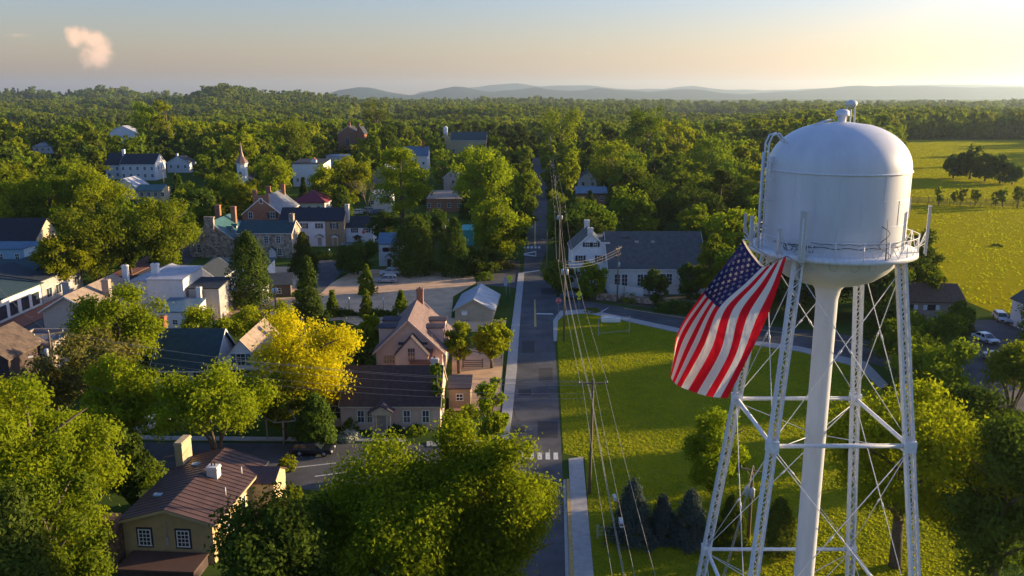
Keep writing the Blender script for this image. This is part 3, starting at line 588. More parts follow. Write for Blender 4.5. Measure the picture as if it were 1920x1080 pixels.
o = B('house', 'maroon hipped roof house with white porch behind the brick house', 'house', 552, 610, 408, 12, 5.0, 3.6, m_wht, m_maroon, style='hip', ov=.9, wins=[('f', -3, 3, 1, 1.6), ('f', 0, 3, 1, 1.6), ('f', 3, 3, 1, 1.6)], vis=(560, 358, 605, 385))
# --- the white complex and the gabled shop on the high street
o = B('shop', 'beige gabled shop with tan shingle roof at the high street corner', 'shop', 87, 176, 640, 17, 5.3, 2.4, C('light_beige_siding', (.50, .42, .37), noise=.1, nscale=1, kind='lap', kscale=2.6), m_tanroof, ridge='y', ov=.5, trim=m_wht2, wins=[('f', .8, 3.0, .9, 1.3, M_dark, None, (1, 2))], chims=[(-3.2, 7, 1.2, 1.0, 5, 8.6, m_grey), (3.1, 8, 1.2, 1.0, 5, 8.8, m_bei)], vis=(85, 545, 182, 622))
o = B('shop', 'low shop with blue grey roof and two stub chimneys beyond the tan roofed shop', 'shop', 0, 0, 0, 15, 5.2, 2.0, m_wht2, m_metal, ridge='y', ov=.25, pos=(-67.5, 151, 0), w=11, chims=[(-4.2, 4, .9, .9, 5, 9.2, m_wht2), (1.6, 3.5, 1.2, 1.0, 6, 9.6, m_wht2)], wins=[('r', 0, 3, 1, 1.3)], vis=(190, 515, 290, 545))
o = B('warehouse', 'white block with pale lavender sloping metal roof', 'building', 0, 0, 0, 10, 7.4, .5, m_wht2, m_metal, style='shed', pos=(-62.5, 150, 0), w=6.5, ov=.15, wins=[('r', 2, 4, .8, 1.2)], vis=(275, 500, 378, 552))
o = B('annex', 'grey lean-to annex with white chimney stack beside the white block', 'annex', 0, 0, 0, 7, 5.6, .5, m_grey, m_navyroof, style='shed', pos=(-56.0, 151, 0), w=5.5, ov=.15, chims=[(-.4, -1.2, .8, .8, 0, 6.2, m_wht2)], wins=[('f', 1.8, 1.5, .8, .8)], vis=(360, 530, 412, 565))
o = B('annex', 'low annex with bright blue metal roof against the white block', 'annex', 0, 0, 0, 6.5, 3.2, .9, m_wht2, m_bluem, style='shed', pos=(-58.4, 143, 0), w=6.4, ov=.1, wins=[('f', 0, 1.5, .8, .8)], vis=(312, 556, 362, 580))
o = B('shop', 'white gabled shop with round vent and dark roof below the stone inn', 'shop', 0, 0, 0, 10, 4.3, 2.4, m_wht2, m_navyroof, ridge='y', ov=.3, trim=Wn, pos=(-61.3, 165, 0), w=6.2, wins=[('f', 0, 5.0, .5, .5)], vis=(345, 478, 395, 500))
o = B('shop', 'long white shop with parapet under a dark green roof beside the stone inn', 'shop', 0, 0, 0, 6, 4.6, .5, m_wht2, m_teal, style='shed', pos=(-58.3, 177, 0), w=13, ov=.3, wins=[('f', 4, 2, 1, 1.3)], vis=(340, 466, 432, 496))
o = B('canopy', 'white flat canopy over the dark yard behind the white shops', 'canopy', 0, 0, 0, 6, 2.9, .2, m_grey, m_wht2, style='shed', pos=(-52.0, 160, 0), w=7, ov=.3, wins=[('f', 0, 1.4, 1, 1.3)])
# left side of the high street, facing it
m_store = m_wht2
o = B('shop', 'white two storey shop with tall windows on the brick pavement', 'shop', 0, 0, 0, 11, 6.2, 1.2, m_wht2, m_bluem, style='shed', pos=(-91.6, 137, 0), w=19, rot=math.pi / 2, ov=.2, wins=[('f', u, z, 1.3, 1.8, Wn, None, (2, 2)) for u in (-7, -3.6, 0, 3.6, 7) for z in (1.7, 4.7)], vis=(0, 545, 56, 600))
o = B('shop', 'low dark shopfront with open arcade next to the white two storey shop', 'shop', 0, 0, 0, 11, 4.2, 1.2, m_wht2, m_teal, style='shed', pos=(-91.6, 154.2, 0), w=15, rot=math.pi / 2, ov=.5, wins=[('f', u, 1.7, 2.2, 2.2, M_dark, None, (1, 0)) for u in (-5.5, -2, 1.8, 5.4)], vis=(56, 530, 100, 570))
o = B('shop', 'grey shop with two display windows further up the brick pavement', 'shop', 0, 0, 0, 11, 4.6, 1.6, m_grey, m_navyroof, style='shed', pos=(-91.6, 170, 0), w=16, rot=math.pi / 2, ov=.3, wins=[('f', u, 1.8, 2.0, 1.8, Wn, None, (1, 0)) for u in (-5.5, -2, 1.8, 5.4)], vis=(100, 515, 132, 550))
o = B('house', 'pale blue and white house with small windows behind the shops', 'house', -40, 92, 506, 6, 4.9, 1.2, m_paleblue, m_bluem, ridge='x', ov=.2, wins=[('f', u, 3.2, .9, 1.2) for u in (-6.5, -2.6, 1.2, 5.2)], vis=(0, 458, 80, 492))
dormer(o, 5.6, -.4, 0, 5.0, 5.0, 3, .8, m_wht, m_bluem)
o = B('house', 'cream walled building under a huge near-black roof', 'building', -60, 66, 494, 14, 5.0, 5.0, m_cream, m_blk, ridge='x', ov=.4, wins=[('f', u, 3.9, .8, .8) for u in (-4, 0, 4, 7)], vis=(0, 415, 70, 455))
o = B('shop', 'teal roofed low shop range at the back of the high street', 'shop', -60, 62, 560, 7, 4.9, 1.6, m_grey, m_teal, style='shed', ov=.2, wins=[('f', 3, 2.4, 1, 1.2)], vis=(0, 488, 60, 510))
# bottom left pair
o = B('house', 'brown shingled roof corner catching the low sun', 'house', -90, 22, 728, 9, 4.2, 2.8, m_brown, C('cedar_shingle_roof', (.12, .085, .065), noise=.5, nscale=1.2), ridge='y', ov=.3, wins=[('f', 0, 2.5, .9, 1.3)], vis=(0, 642, 38, 700))
o = B('building', 'flat roofed building with a white edged blue grey roof', 'building', 14, 104, 694, 8, 3.6, 0, m_bei, C('bluegrey_membrane', (.10, .13, .18), noise=.15), style='parapet', wins=[('f', 2, 2, 1, 1.2)], vis=(22, 632, 90, 655))
# --- distant houses among the trees: (kind, label, xl, xr, base y, depth, wall h, roof h, wall, roof, ridge, windows, visible rect)
def wrow(n, w, z, ww=1.0, hh=1.4, f='f'): return [(f, -w / 2 + w * (i + .5) / n, z, ww, hh) for i in range(n)]
o = B('house', 'small white hipped house half hidden in the western trees', 'house', 62, 100, 287, 10, 4.5, 3, m_wht, m_metal, style='hip', wins=wrow(3, 12, 2.5), vis=(62, 262, 103, 282))
o = B('house', 'white farmhouse with grey cross gable among tall trees', 'house', 208, 256, 268, 12, 9, 5.2, m_wht, m_metal, ridge='y', wins=wrow(4, 16, 3), vis=(205, 234, 258, 262), trim=Wn)
dormer(o, -7, 1, 0, 8, 9, 8, 3, m_wht, m_metal)
o = B('apartment_building', 'long two storey white apartment building with dark roof', 'building', 228, 292, 338, 13, 7.6, 4.4, m_wht, m_navyroof, ridge='x', wins=wrow(5, 17, 5.6) + wrow(5, 17, 2.2) + [('r', -2, 5.6, 1, 1.4), ('r', 2, 5.6, 1, 1.4)], trim=Wn, vis=(205, 285, 294, 330))
o = B('apartment_building', 'shorter white wing of the apartment building with a stub chimney', 'building', 200, 228, 336, 12, 7, 5, m_wht, m_navyroof, ridge='x', wins=wrow(2, 8, 5.2) + wrow(2, 8, 2.2), chims=[(3.6, 5, 1.2, 1.2, 9, 14, m_wht)])
o = B('house', 'white house with grey hipped roof east of the apartment building', 'house', 314, 356, 323, 10, 5, 3.2, m_wht, m_slate, ridge='y', wins=wrow(3, 11, 3), chims=[(-2, 5, 1, 1, 6, 9.5, m_wht)], trim=Wn, vis=(313, 290, 358, 312))
o = B('house', 'white shed roofed house with long grey ramp-like roof', 'house', 214, 256, 372, 12, 4.5, 3.2, m_wht, m_metal, ridge='y', wins=wrow(2, 9, 2.5), trim=Wn, vis=(214, 325, 256, 350))
o = B('shop', 'teal roofed shop with cream gable beside a car park', 'shop', 256, 305, 380, 9, 4.5, 1.8, m_cream, m_tealmet, ridge='x', wins=wrow(5, 13, 3.2, 1.2, 1.4), vis=(256, 345, 304, 368))
o = B('barn', 'dark roofed low barn behind the lit yellow-green tree', 'barn', 330, 400, 392, 8, 3, 1, m_grey, m_navyroof, ridge='x')
# church steeple
s = gp(458, 372); root = empty('church_steeple', (s.x, s.y, 0), 0, 'white church steeple with copper brown spire', 'church'); prot(440, 280, 475, 330, s.y)
MB().use(m_wht).box(-2.2, 2.2, -2.2, 2.2, 0, 6).box(-9, 9, 2.5, 16, 0, 4).build('wall', root)
n8 = MB().use(m_wht).lathe([(2.1, 6), (2.1, 13.4), (2.4, 13.5), (2.4, 13.9)], 8, smooth=False); n8.build('belfry', root)
MB().use(C('copper_spire', (.20, .12, .10), rough=.5)).lathe([(2.7, 13.9), (2.2, 14.8), (1.0, 16.4), (.45, 18.4), (.12, 21.5), (.02, 22)], 8, smooth=False).build('spire', root)
MB().use(m_navyroof).prism([(-9.4, 4), (9.4, 4), (0, 8.5)], 2.4, 16.4, 'y').build('roof', root)
for u in (-.1,): window(root, Matrix(((1, 0, 0, 0), (0, -1, 0, -2.2), (0, 0, 1, 0), (0, 0, 0, 1))), u, 9.5, .9, 2.2, M_white)
o = B('shop', 'white flat roofed store with dark parapet beyond the golden trees', 'shop', 550, 608, 350, 16, 10, 1, m_wht, m_navyroof, style='shed', wins=wrow(3, 14, 3), vis=(550, 293, 608, 320))
dormer(o, 2, 3, 10, 2.2, 1.5, 2, 1, m_wht, m_brick)
o = B('building', 'low white flat roofed building under the wooded slope', 'building', 612, 655, 310, 12, 5, .5, m_wht, m_metal, style='shed', wins=wrow(3, 12, 3), vis=(615, 280, 655, 295))
o = B('house', 'red brick house with white arched windows on the wooded slope', 'house', 634, 676, 280, 14, 11.5, 5.5, m_brick2, m_browndk, ridge='y', trim=Wn, wins=[('f', -1, 6, 2.4, 6, Wn, None, (2, 3)), ('f', 5, 5, 1.6, 4), ('f', -6, 5, 1.2, 2)], chims=[(0, 3, 1.8, 1.4, 15, 20, m_brick2)], vis=(634, 234, 680, 268))
o = B('house', 'second red brick house just east of the one with white windows', 'house', 668, 684, 282, 16, 12, 5, m_brick, m_navyroof, ridge='y', chims=[(-1, 1, 2, 1.4, 14, 19, m_brick)], wins=[('r', 0, 5, 1.2, 2), ('f', 0, 5, 1, 1.6)], vis=(668, 234, 684, 265))
# church hall on the hill
o = B('church', 'yellow church with long blue roof', 'church', 845, 912, 295, 15, 11, 5, m_ylt, m_teal, ridge='x', wins=wrow(5, 24, 4, 1.2, 2.4), trim=Wn, vis=(845, 246, 914, 280))
w0 = gp(826, 297); w1 = gp(848, 297)
dormer(o, -15.0, -1.2, 0, 9.5, 10.5, 9, 4.8, m_ylt, m_teal, win=(1.8, 1)); cz = MB().use(m_wht).box(-16.2, -13.8, 2, 4.4, 14, 18.5).prism([(-16.5, 18.5), (-13.5, 18.5), (-15, 19.9)], 3.8, 6.6, 'y'); cz.build('cupola', o); prot(822, 238, 850, 290, 330)
o = B('house', 'white house with bright blue roof and brick chimney', 'house', 758, 803, 320, 11, 8, 4.5, m_wht, m_bluem, ridge='x', wins=wrow(3, 12, 4) , chims=[(3.5, 5, 1.2, 1.2, 10, 16, m_brick)], vis=(754, 274, 803, 302))
o = B('house', 'pinkish gabled house with three narrow windows over the brown flat roof', 'house', 832, 868, 360, 12, 6.0, 3.4, m_pink, m_navyroof, ridge='y', trim=Wn, wins=[('f', -.9, 7, .7, 1.4), ('f', .9, 7, .7, 1.4), ('f', 0, 4.2, 1.2, 1.4)], vis=(832, 316, 868, 345))
o = B('warehouse', 'long low brick building with flat tan roof', 'building', 800, 866, 398, 22, 4.6, .5, m_brick2, m_tanroof, style='shed', ov=.1, wins=wrow(4, 14, 2.4), vis=(800, 342, 862, 382))
o = B('house', 'grey roofed house glimpsed behind the bare brown tree', 'house', 700, 740, 345, 12, 5, 3.4, m_bei, m_metal, ridge='y', wins=wrow(2, 8, 3), vis=(700, 300, 724, 330))
o = B('building', 'pale lavender flat roofed block behind the bare brown tree', 'building', 697, 733, 398, 10, 6.2, .5, m_wht2, m_metal, style='shed', ov=.1, wins=wrow(3, 9, 3.4), vis=(700, 345, 730, 380))
o = B('house', 'white siding house with blue roof east of the town road', 'house', 1083, 1135, 385, 12, 4.6, 1.6, m_brick2, m_bluem, ridge='x', ov=.8, wins=wrow(3, 11, 2.5), vis=(1082, 335, 1145, 358))
o = B('house', 'white gabled house with navy roof behind the blue roofed one', 'house', 1086, 1118, 358, 11, 5, 3, m_wht, m_navyroof, ridge='y', trim=Wn, wins=wrow(2, 8, 3), vis=(1084, 318, 1120, 335))
o = B('shed', 'small turquoise metal shed by the dark conifers', 'shed', 866, 888, 460, 6, 4.0, .6, C('turquoise_metal', (.05, .36, .34), rough=.5), C('turquoise_roof', (.06, .4, .38), rough=.5), style='shed', ov=.1, vis=(866, 415, 886, 445))
o = B('shed', 'dark open shed with grey roof beside the lot lane', 'shed', 500, 545, 556, 5.5, 2.6, 1.6, m_wood, m_slate, ridge='x', ov=.5, rot=R_(12), wins=[('f', 0, 1.2, 1, 1)], vis=(500, 498, 548, 545))
o = B('bungalow', 'long low brown roofed bungalow at the field edge', 'house', 1704, 1800, 603, 9, 3.8, 2.2, m_bei, C('rust_brown_roof', (.15, .085, .06), noise=.3, kind='shingle', kscale=2.4), ridge='x', ov=.5, rot=R_(-5), wins=[('f', -4.6, 2.6, 1.3, .9, m_brown, m_wht), ('f', -.8, 2.6, 1.3, .9, m_brown, m_wht), ('f', 3, 2.6, 1.3, .9)], vis=(1706, 550, 1790, 595))
o = B('house', 'white walled house at the edge of the small car park', 'house', 1936, 2010, 628, 7, 4.8, 2.4, m_wht, m_slate, ridge='y', ov=.3, wins=[('l', 0, 3, .9, 1.2)], vis=(1905, 575, 1920, 630))
# ------------------------------------------------------------------ water tower
M_tank = mat('tank_white_paint', (.64, .65, .69), .42, noise=.1, nscale=.9, spec=.5, stretch=(1, 1, .25))
M_steel = mat('tower_white_paint', (.72, .73, .76), .55, noise=.16, nscale=5, spec=.4)
M_ant = mat('antenna_grey', (.50, .50, .48), .6)
M_cable = mat('black_cable', (.06, .06, .065), .7)
TX, TY = 18.97, 49.98
S1, K, Z1, Z2, ZT = 3.95, .1, 20.2, 8.43, 31.0
def leg_at(sx, sy, z): s = S1 + K * (Z1 - z); return Vector((sx * s, sy * s, z))
tw = empty('water_tower', (TX, TY, 0), 0, 'white four legged water tower with domed tank standing on the lawn', 'water tower')
prof = [(4.17 * (1 - (t / 14) ** 2.15) ** (1 / 2.15) if t < 14 else .02, 35.75 + 2.75 * t / 14) for t in range(14, 0, -1)] + [(4.17, 35.75), (4.17, 31.4), (4.1, 31.0), (3.85, 30.4), (3.4, 29.9), (2.7, 29.4), (1.9, 29.1), (1.1, 28.97), (.6, 28.9)]
prof = [(r * .95, z) for r, z in prof]; MB().use(M_tank).lathe(prof, 96).build('tank', tw)
b = MB().use(M_tank)
for z in (32.9, 34.3): b.lathe([(3.95, z + .02), (3.968, z + .01), (3.968, z - .01), (3.95, z - .02)], 96)
for row, (za, zb) in enumerate(((31.4, 32.9), (32.9, 34.3), (34.3, 35.7))):
    for k in range(10): a = R_(36 * k + 18 * (row % 2)); b.bar((3.962 * math.cos(a), 3.962 * math.sin(a), za), (3.962 * math.cos(a), 3.962 * math.sin(a), zb), .03, .012)
b.build('weld_seam', tw)
sm = MB().use(M_steel).lathe([(3.9, 35.8), (4.03, 35.78), (4.03, 35.72), (3.9, 35.7)], 96); sm.build('seam_band', tw)
MB().use(M_tank).lathe([(1.05, 29.0), (.75, 28.6), (.63, 28.0), (.62, 0)], 40).build('riser', tw)
MB().use(M_steel).lathe([(.02, 39.18), (.25, 39.15), (.38, 39.06), (.4, 38.85), (.38, 38.8), (.22, 38.8), (.22, 38.4)], 24).build('roof_vent', tw)
for sx in (-1, 1):
    for sy in (-1, 1):
        b = MB().use(M_steel); A, Bt = leg_at(sx, sy, 0), leg_at(sx, sy, ZT); d = (Bt - A).normalized()
        ux = Vector((1, 0, 0)); ux = (ux - d * ux.dot(d)).normalized(); uy = d.cross(ux)
        hw = .25
        for q in (-1, 1):
            b.bar(A + ux * hw * q, Bt + ux * hw * q, .05, .42, up=uy)
            b.bar(A + ux * (hw - .05) * q + uy * .2, Bt + ux * (hw - .05) * q + uy * .2, .1, .03, up=uy); b.bar(A + ux * (hw - .05) * q - uy * .2, Bt + ux * (hw - .05) * q - uy * .2, .1, .03, up=uy)
        L_ = (Bt - A).length; n = int(L_ / .42)
        for i in range(n):
            p0, p1 = A + d * (L_ * i / n), A + d * (L_ * (i + 1) / n); s = 1 if i % 2 else -1
            for e in (-1, 1): b.bar(p0 + ux * hw * s * .8 + uy * .21 * e, p1 - ux * hw * s * .8 + uy * .21 * e, .06, .02, up=uy)
        if sx < 0: b.bar(A - uy * .0 + ux * hw * sx * 1.02, Bt + ux * hw * sx * 1.02, .44, .03, up=ux)
        b.box(-.5, .5, -.5, .5, -.1, .35, Matrix.Translation(A))
        b.build('leg', tw)
        # gusset plates
        for z in (Z1, Z2): c = leg_at(sx, sy, z); MB().use(M_steel).box(c.x - .33, c.x + .33, c.y - .28, c.y + .28, z - .35, z + .35).build('gusset', tw)
cor = [(-1, -1), (1, -1), (1, 1), (-1, 1)]
for z in (Z1, Z2):
    for i in range(4):
        a, c = leg_at(*cor[i], z), leg_at(*cor[(i + 1) % 4], z); MB().use(M_steel).tube([a, c], .13, 10).build('strut', tw)
for za, zb in ((ZT - .4, Z1), (Z1, Z2), (Z2, .3)):
    for i in range(4):
        for q in (0, 1):
            a, c = leg_at(*cor[(i + q) % 4], za - .25), leg_at(*cor[(i + 1 - q) % 4], zb + .25)
            m = a.lerp(c, .46); MB().use(M_steel).tube([a, c], .026, 6).tube([m, m.lerp(c, .05)], .06, 6).build('tie_rod', tw)
for z in (Z1, Z2):
    for q in cor: MB().use(M_steel).tube([leg_at(*q, z - .25), Vector((0, 0, z - .9))], .022, 6).build('spider_rod', tw)
# balcony
b = MB().use(M_steel).lathe([(3.9, 31.22), (4.72, 31.22), (4.74, 30.95), (4.67, 30.95), (4.67, 31.14), (3.9, 31.14)], 72); b.build('catwalk', tw)
b = MB().use(M_steel); NR = 40
def rp(a, r, z): return Vector((r * math.cos(a), r * math.sin(a), z))
for i in range(NR):
    a, a2 = 2 * math.pi * i / NR, 2 * math.pi * (i + 1) / NR
    for z, r in ((32.15, .024), (31.7, .014)): b.tube([rp(a, 4.7, z), rp(a2, 4.7, z)], r, 5, False)
    if i % 2 == 0: b.tube([rp(a, 4.7, 31.2), rp(a, 4.7, 32.2)], .03, 5)
    b.bar(rp(a, 4.7, 31.22 if i % 2 else 32.2), rp(a2, 4.7, 32.2 if i % 2 else 31.22), .035, .02)
b.build('railing', tw)
def ang(px, py=450): # azimuth (around the tank) of a spot on the near side seen in photo column px
    best = min(range(0, 360, 1), key=lambda k: abs(proj(TX + 4.95 * math.cos(R_(-k)), TY + 4.95 * math.sin(R_(-k)), 31.5)[0] - px) + (0 if k <= 180 else 9)); return R_(-best)
for px, h, w, z0 in ((1505, 2.75, .36, 31.0), (1462, 1.35, .2, 31.3), (1411, 1.45, .26, 31.6), (1400, 1.0, .16, 32.0), (1728, 2.7, .34, 31.1), (1719, 1.1, .2, 32.8)):
    a = ang(px); 
    if px == 1400: a = R_(172)
    if px == 1719: a = R_(14)
    if px == 1728: a = R_(-22)
    if px == 1411: a = R_(188)
    r = 5.05
    M = Matrix.Translation(rp(a, r, 0)) @ Matrix.Rotation(a, 4, 'Z')
    o = MB().use(M_ant).box(-.07, .08, -w / 2, w / 2, z0, z0 + h, M).box(-.09, .1, -w / 2 - .02, w / 2 + .02, z0 + h, z0 + h + .05, M).build('antenna_panel', tw)
    MB().use(M_steel).tube([rp(a, 5.1, z0 - .1), rp(a, 5.1, z0 + h * .9)], .045, 8).bar(rp(a, 4.9, 31.5), rp(a, 5.15, 31.5), .05).bar(rp(a, 4.9, 32.1), rp(a, 5.15, 32.1), .05).build('mount', o)
a = ang(1668); MB().use(M_cable).tube([rp(a, 4.7, 31.2), rp(a, 4.55, 33.4)], [.035, .012], 6).build('whip_antenna', tw)
for a in (R_(172), R_(14), R_(-18)):
    b = MB().use(M_steel)
    for k in range(3): b.bar(rp(a - .06 + .06 * k, 4.65, 31.3), rp(a + .03 - .03 * k, 5.05, 32.3 - .3 * k), .05)
    b.build('bracket', tw)
for px in (1447, 1518, 1565, 1615, 1655):
    a = ang(px); c = rp(a, 4.2, 30.72); t = Vector((-math.sin(a), math.cos(a), 0))
    MB().use(M_ant).tube([c + t * .2 * math.cos(u * math.pi / 8) + Vector((0, 0, .24 * math.sin(u * math.pi / 8))) for u in range(17)], .025, 5, False).build('cable_coil', tw)
rg = random.Random(5); b = MB().use(M_cable)
for k in range(7):
    a0 = ang(1445 + k * 9); pts = [rp(a0 - .05 + i * .03, 4.08 + .25 * rg.random(), 31.35 + .5 * rg.random()) for i in range(7)]; b.tube(pts, .018, 4)
pts = [rp(R_(-k), 4.1, 31.75 + .04 * math.sin(k / 3)) for k in range(20, 162, 3)]; b.tube(pts, .02, 4)
pts = [rp(R_(-k), 4.05, 32.0 - .1 * (k % 7) / 7) for k in range(22, 130, 4)]; b.tube(pts, .014, 4)
pts = [Vector((-math.cos(t) * .1, 0, 0)) + rp(ang(1668) + .1 * math.sin(t * 3), 4.3 + .3 * math.sin(t), 33 - 1.9 * t / 3) for t in [i * .3 for i in range(11)]]; b.tube(pts, .025, 4)
b.build('cables', tw)
# ladder with cage and hoop on the west side
la = R_(190); Lx = rp(la, 1, 0); Lt = Vector((-math.sin(la), math.cos(la), 0))
b = MB().use(M_steel)
for s in (-1, 1):
    b.tube([Lx * 4.55 + Lt * .22 * s + Vector((0, 0, 31.2)), Lx * 4.5 + Lt * .22 * s + Vector((0, 0, 37.3)), Lx * 4.3 + Lt * .22 * s + Vector((0, 0, 37.75)), Lx * 3.9 + Lt * .22 * s + Vector((0, 0, 37.85)), Lx * 3.5 + Lt * .22 * s + Vector((0, 0, 37.4)), Lx * 3.1 + Lt * .22 * s + Vector((0, 0, 37.15))], .055, 8)
for i in range(20): z = 31.4 + i * .3; b.tube([Lx * 4.53 - Lt * .22 + Vector((0, 0, z)), Lx * 4.53 + Lt * .22 + Vector((0, 0, z))], .02, 5)
for z in (32.5, 34, 35.3, 36.2): b.bar(Lx * 4.1 + Lt * .22 + Vector((0, 0, z)), Lx * 4.55 + Lt * .22 + Vector((0, 0, z)), .06); b.bar(Lx * 4.0 - Lt * .22 + Vector((0, 0, z)), Lx * 4.55 - Lt * .22 + Vector((0, 0, z)), .06)
b.tube([Lx * 4.66 - Lt * .1 + Vector((0, 0, 30.6)), Lx * 4.66 - Lt * .1 + Vector((0, 0, 36.8))], .07, 8)
b.build('ladder', tw)
rr = [(3.2, 37.18), (2.6, 37.75), (1.8, 38.25), (1.1, 38.5), (.6, 38.6)]
b = MB().use(M_steel)
for s in (-1, 1): b.tube([Lx * r + Lt * .16 * s + Vector((0, 0, z)) for r, z in rr], .035, 6)
b.build('roof_rail', tw)
MB().use(M_steel).box(-4.05, -3.65, -.4, .0, 35.6, 36.5).build('roof_hatch', tw)
# conduits up the front right leg and a riser conduit
q = leg_at(1, -1, 0); b = MB().use(M_cable)
for k in range(5): b.tube([leg_at(1, -1, z) + Vector((.30 + .03 * math.sin(z * 2 + k), -.12 + .08 * k, 0)) for z in range(0, 31, 2)], .022, 4)
for k in range(24): z = 1 + k * 1.25; c = leg_at(1, -1, z); b.box(c.x + .24, c.x + .36, c.y - .2, c.y + .26, z, z + .05)
b.build('conduits', tw)
b = MB().use(M_steel)
for s in (-.15, .15): b.tube([leg_at(-1, 1, z) + Vector((-.3, s, 0)) for z in range(0, 31, 3)], .02, 4)
for k in range(74): z = .6 + k * .4; c = leg_at(-1, 1, z); b.bar((c.x - .3, c.y - .15, z), (c.x - .3, c.y + .15, z), .03)
b.build('leg_ladder', tw)

# ------------------------------------------------------------------ flag
def clothmat(name, col):
    m = bpy.data.materials.new(name); m.use_nodes = True; nt = m.node_tree; N, L = nt.nodes, nt.links
    for n in list(N):
        if n.type != 'OUTPUT_MATERIAL': N.remove(n)
    o = [n for n in N if n.type == 'OUTPUT_MATERIAL'][0]
    d = N.new('ShaderNodeBsdfDiffuse'); t = N.new('ShaderNodeBsdfTranslucent'); d.inputs[0].default_value = col + (1,); t.inputs[0].default_value = col + (1,)
    s = N.new('ShaderNodeMixShader'); s.inputs[0].default_value = .75; L.new(d.outputs[0], s.inputs[1]); L.new(t.outputs[0], s.inputs[2])
    n = N.new('ShaderNodeTexNoise'); n.inputs['Scale'].default_value = 1.6; n.inputs['Detail'].default_value = 4; tc = N.new('ShaderNodeTexCoord'); mp = N.new('ShaderNodeMapping'); mp.inputs['Scale'].default_value = (1.6, 1, .7); L.new(tc.outputs['Object'], mp.inputs[0]); L.new(mp.outputs[0], n.inputs[0])
    bp = N.new('ShaderNodeBump'); bp.inputs['Strength'].default_value = .55; bp.inputs['Distance'].default_value = .25; L.new(n.outputs[0], bp.inputs['Height']); L.new(bp.outputs[0], d.inputs['Normal']); L.new(bp.outputs[0], t.inputs['Normal'])
    L.new(s.outputs[0], o.inputs[0]); return m
def flag():
    us = [0, .2, .4, .7, 1]; vs_ = [0, 2, 4, 7, 10, 13]
    PX = [[(1393, 452, 43.0), (1402, 468, 43.2), (1413, 483, 43.5), (1430, 500, 43.9), (1454, 493, 44.7), (1475, 480, 45.3)],
          [(1357, 500, 43.0), (1365, 511, 43.0), (1376, 522, 43.2), (1398, 531, 43.8), (1427, 532, 44.6), (1458, 540, 45.5)],
          [(1319, 548, 43.4), (1325, 556, 42.9), (1334, 564, 42.9), (1349, 577, 43.5), (1388, 585, 44.5), (1435, 602, 45.6)],
          [(1272, 622, 44.8), (1277, 627, 43.6), (1291, 640, 42.9), (1319, 650, 43.4), (1366, 664, 44.5), (1402, 672, 45.6)],
          [(1262, 692, 46.0), (1257, 702, 44.6), (1261, 714, 43.3), (1277, 726, 43.3), (1323, 742, 44.4), (1364, 747, 45.5)]]
    A = np.array(PX, float)
    def interp(xs, ys, x):   # cubic hermite through points
        i = max(0, min(len(xs) - 2, int(np.searchsorted(xs, x) - 1))); h = xs[i + 1] - xs[i]; t = (x - xs[i]) / h
        def sl(j):
            if j == 0: return (ys[1] - ys[0]) / (xs[1] - xs[0])
            if j == len(xs) - 1: return (ys[-1] - ys[-2]) / (xs[-1] - xs[-2])
            return (ys[j + 1] - ys[j - 1]) / (xs[j + 1] - xs[j - 1])
        return (2 * t ** 3 - 3 * t * t + 1) * ys[i] + (t ** 3 - 2 * t * t + t) * h * sl(i) + (-2 * t ** 3 + 3 * t * t) * ys[i + 1] + (t ** 3 - t * t) * h * sl(i + 1)
    def P(u, v):
        row = np.array([interp(vs_, A[i], v) for i in range(5)])
        q = interp(us, row, u)
        Y = q[2] + .13 * math.sin(v * 1.45 + u * 2.5) * (.3 + u) + .05 * math.sin(u * 9 + v * .8)
        return at_y(q[0], q[1], Y)
    red, whi, blu = clothmat('flag_red', (.82, .015, .03)), clothmat('flag_white', (.86, .82, .76)), clothmat('flag_blue', (.045, .04, .15))
    b = MB(); nu, nv = 60, 52
    G = [[P(i / nu, j * 13 / nv) for j in range(nv + 1)] for i in range(nu + 1)]
    for i in range(nu):
        for j in range(nv):
            st = j // 4; can = i < nu * .4 and st < 7
            b.use(blu if can else (red if st % 2 == 0 else whi)); b.add([G[i][j], G[i + 1][j], G[i + 1][j + 1], G[i][j + 1]], [(0, 1, 2, 3)], True)
    # sleeve of the hoist
    b.use(whi).tube([P(0, j * .5) + Vector((.02, 0, .03)) for j in range(15)], .05, 6)
    o = b.build('flag'); 
    import bmesh
    bm = bmesh.new(); bm.from_mesh(o.data); bmesh.ops.remove_doubles(bm, verts=bm.verts, dist=.0005); bmesh.ops.recalc_face_normals(bm, faces=bm.faces); bm.to_mesh(o.data); bm.free()
    tag(o, 'large stars and stripes flag hanging rippled from the water tower', 'flag')
    sb = MB().use(whi)
    for r in range(9):
        for c in range(11):
            if (r + c) % 2: continue
            u0, v0 = .4 * (c + 1) / 12, 7 * (r + 1) / 10
            du, dv = .4 / 12 * .62, .47
            ctr = P(u0, v0); eu = P(u0 + .005, v0) - ctr; ev = P(u0, v0 + .05) - ctr; n = eu.cross(ev).normalized()
            for s in (-1, 1):
                pts = []
                for k in range(10):
                    rr_ = 1 if k % 2 == 0 else .42; a = math.pi * k / 5
                    pts.append(P(min(.4, max(0, u0 + du * rr_ * math.cos(a) * .85)), v0 + dv * rr_ * math.sin(a)) + n * .03 * s)
                sb.add([ctr + n * .03 * s] + pts, [(0, 1 + k, 1 + (k + 1) % 10) for k in range(10)])
    sb.build('star_pattern', o)
    rp_ = MB().use(M_cable)
    for a, c in ((P(0, 0), leg_at(-1, -1, 31.2) + Vector((TX - 1.8, TY, 0))), (P(0, 13), leg_at(-1, -1, 31.0) + Vector((TX - .4, TY - .2, 0))), (P(0, 7), P(0, 13))): rp_.tube([a, c], .018, 5)
    rp_.build('rope', o)
flag()

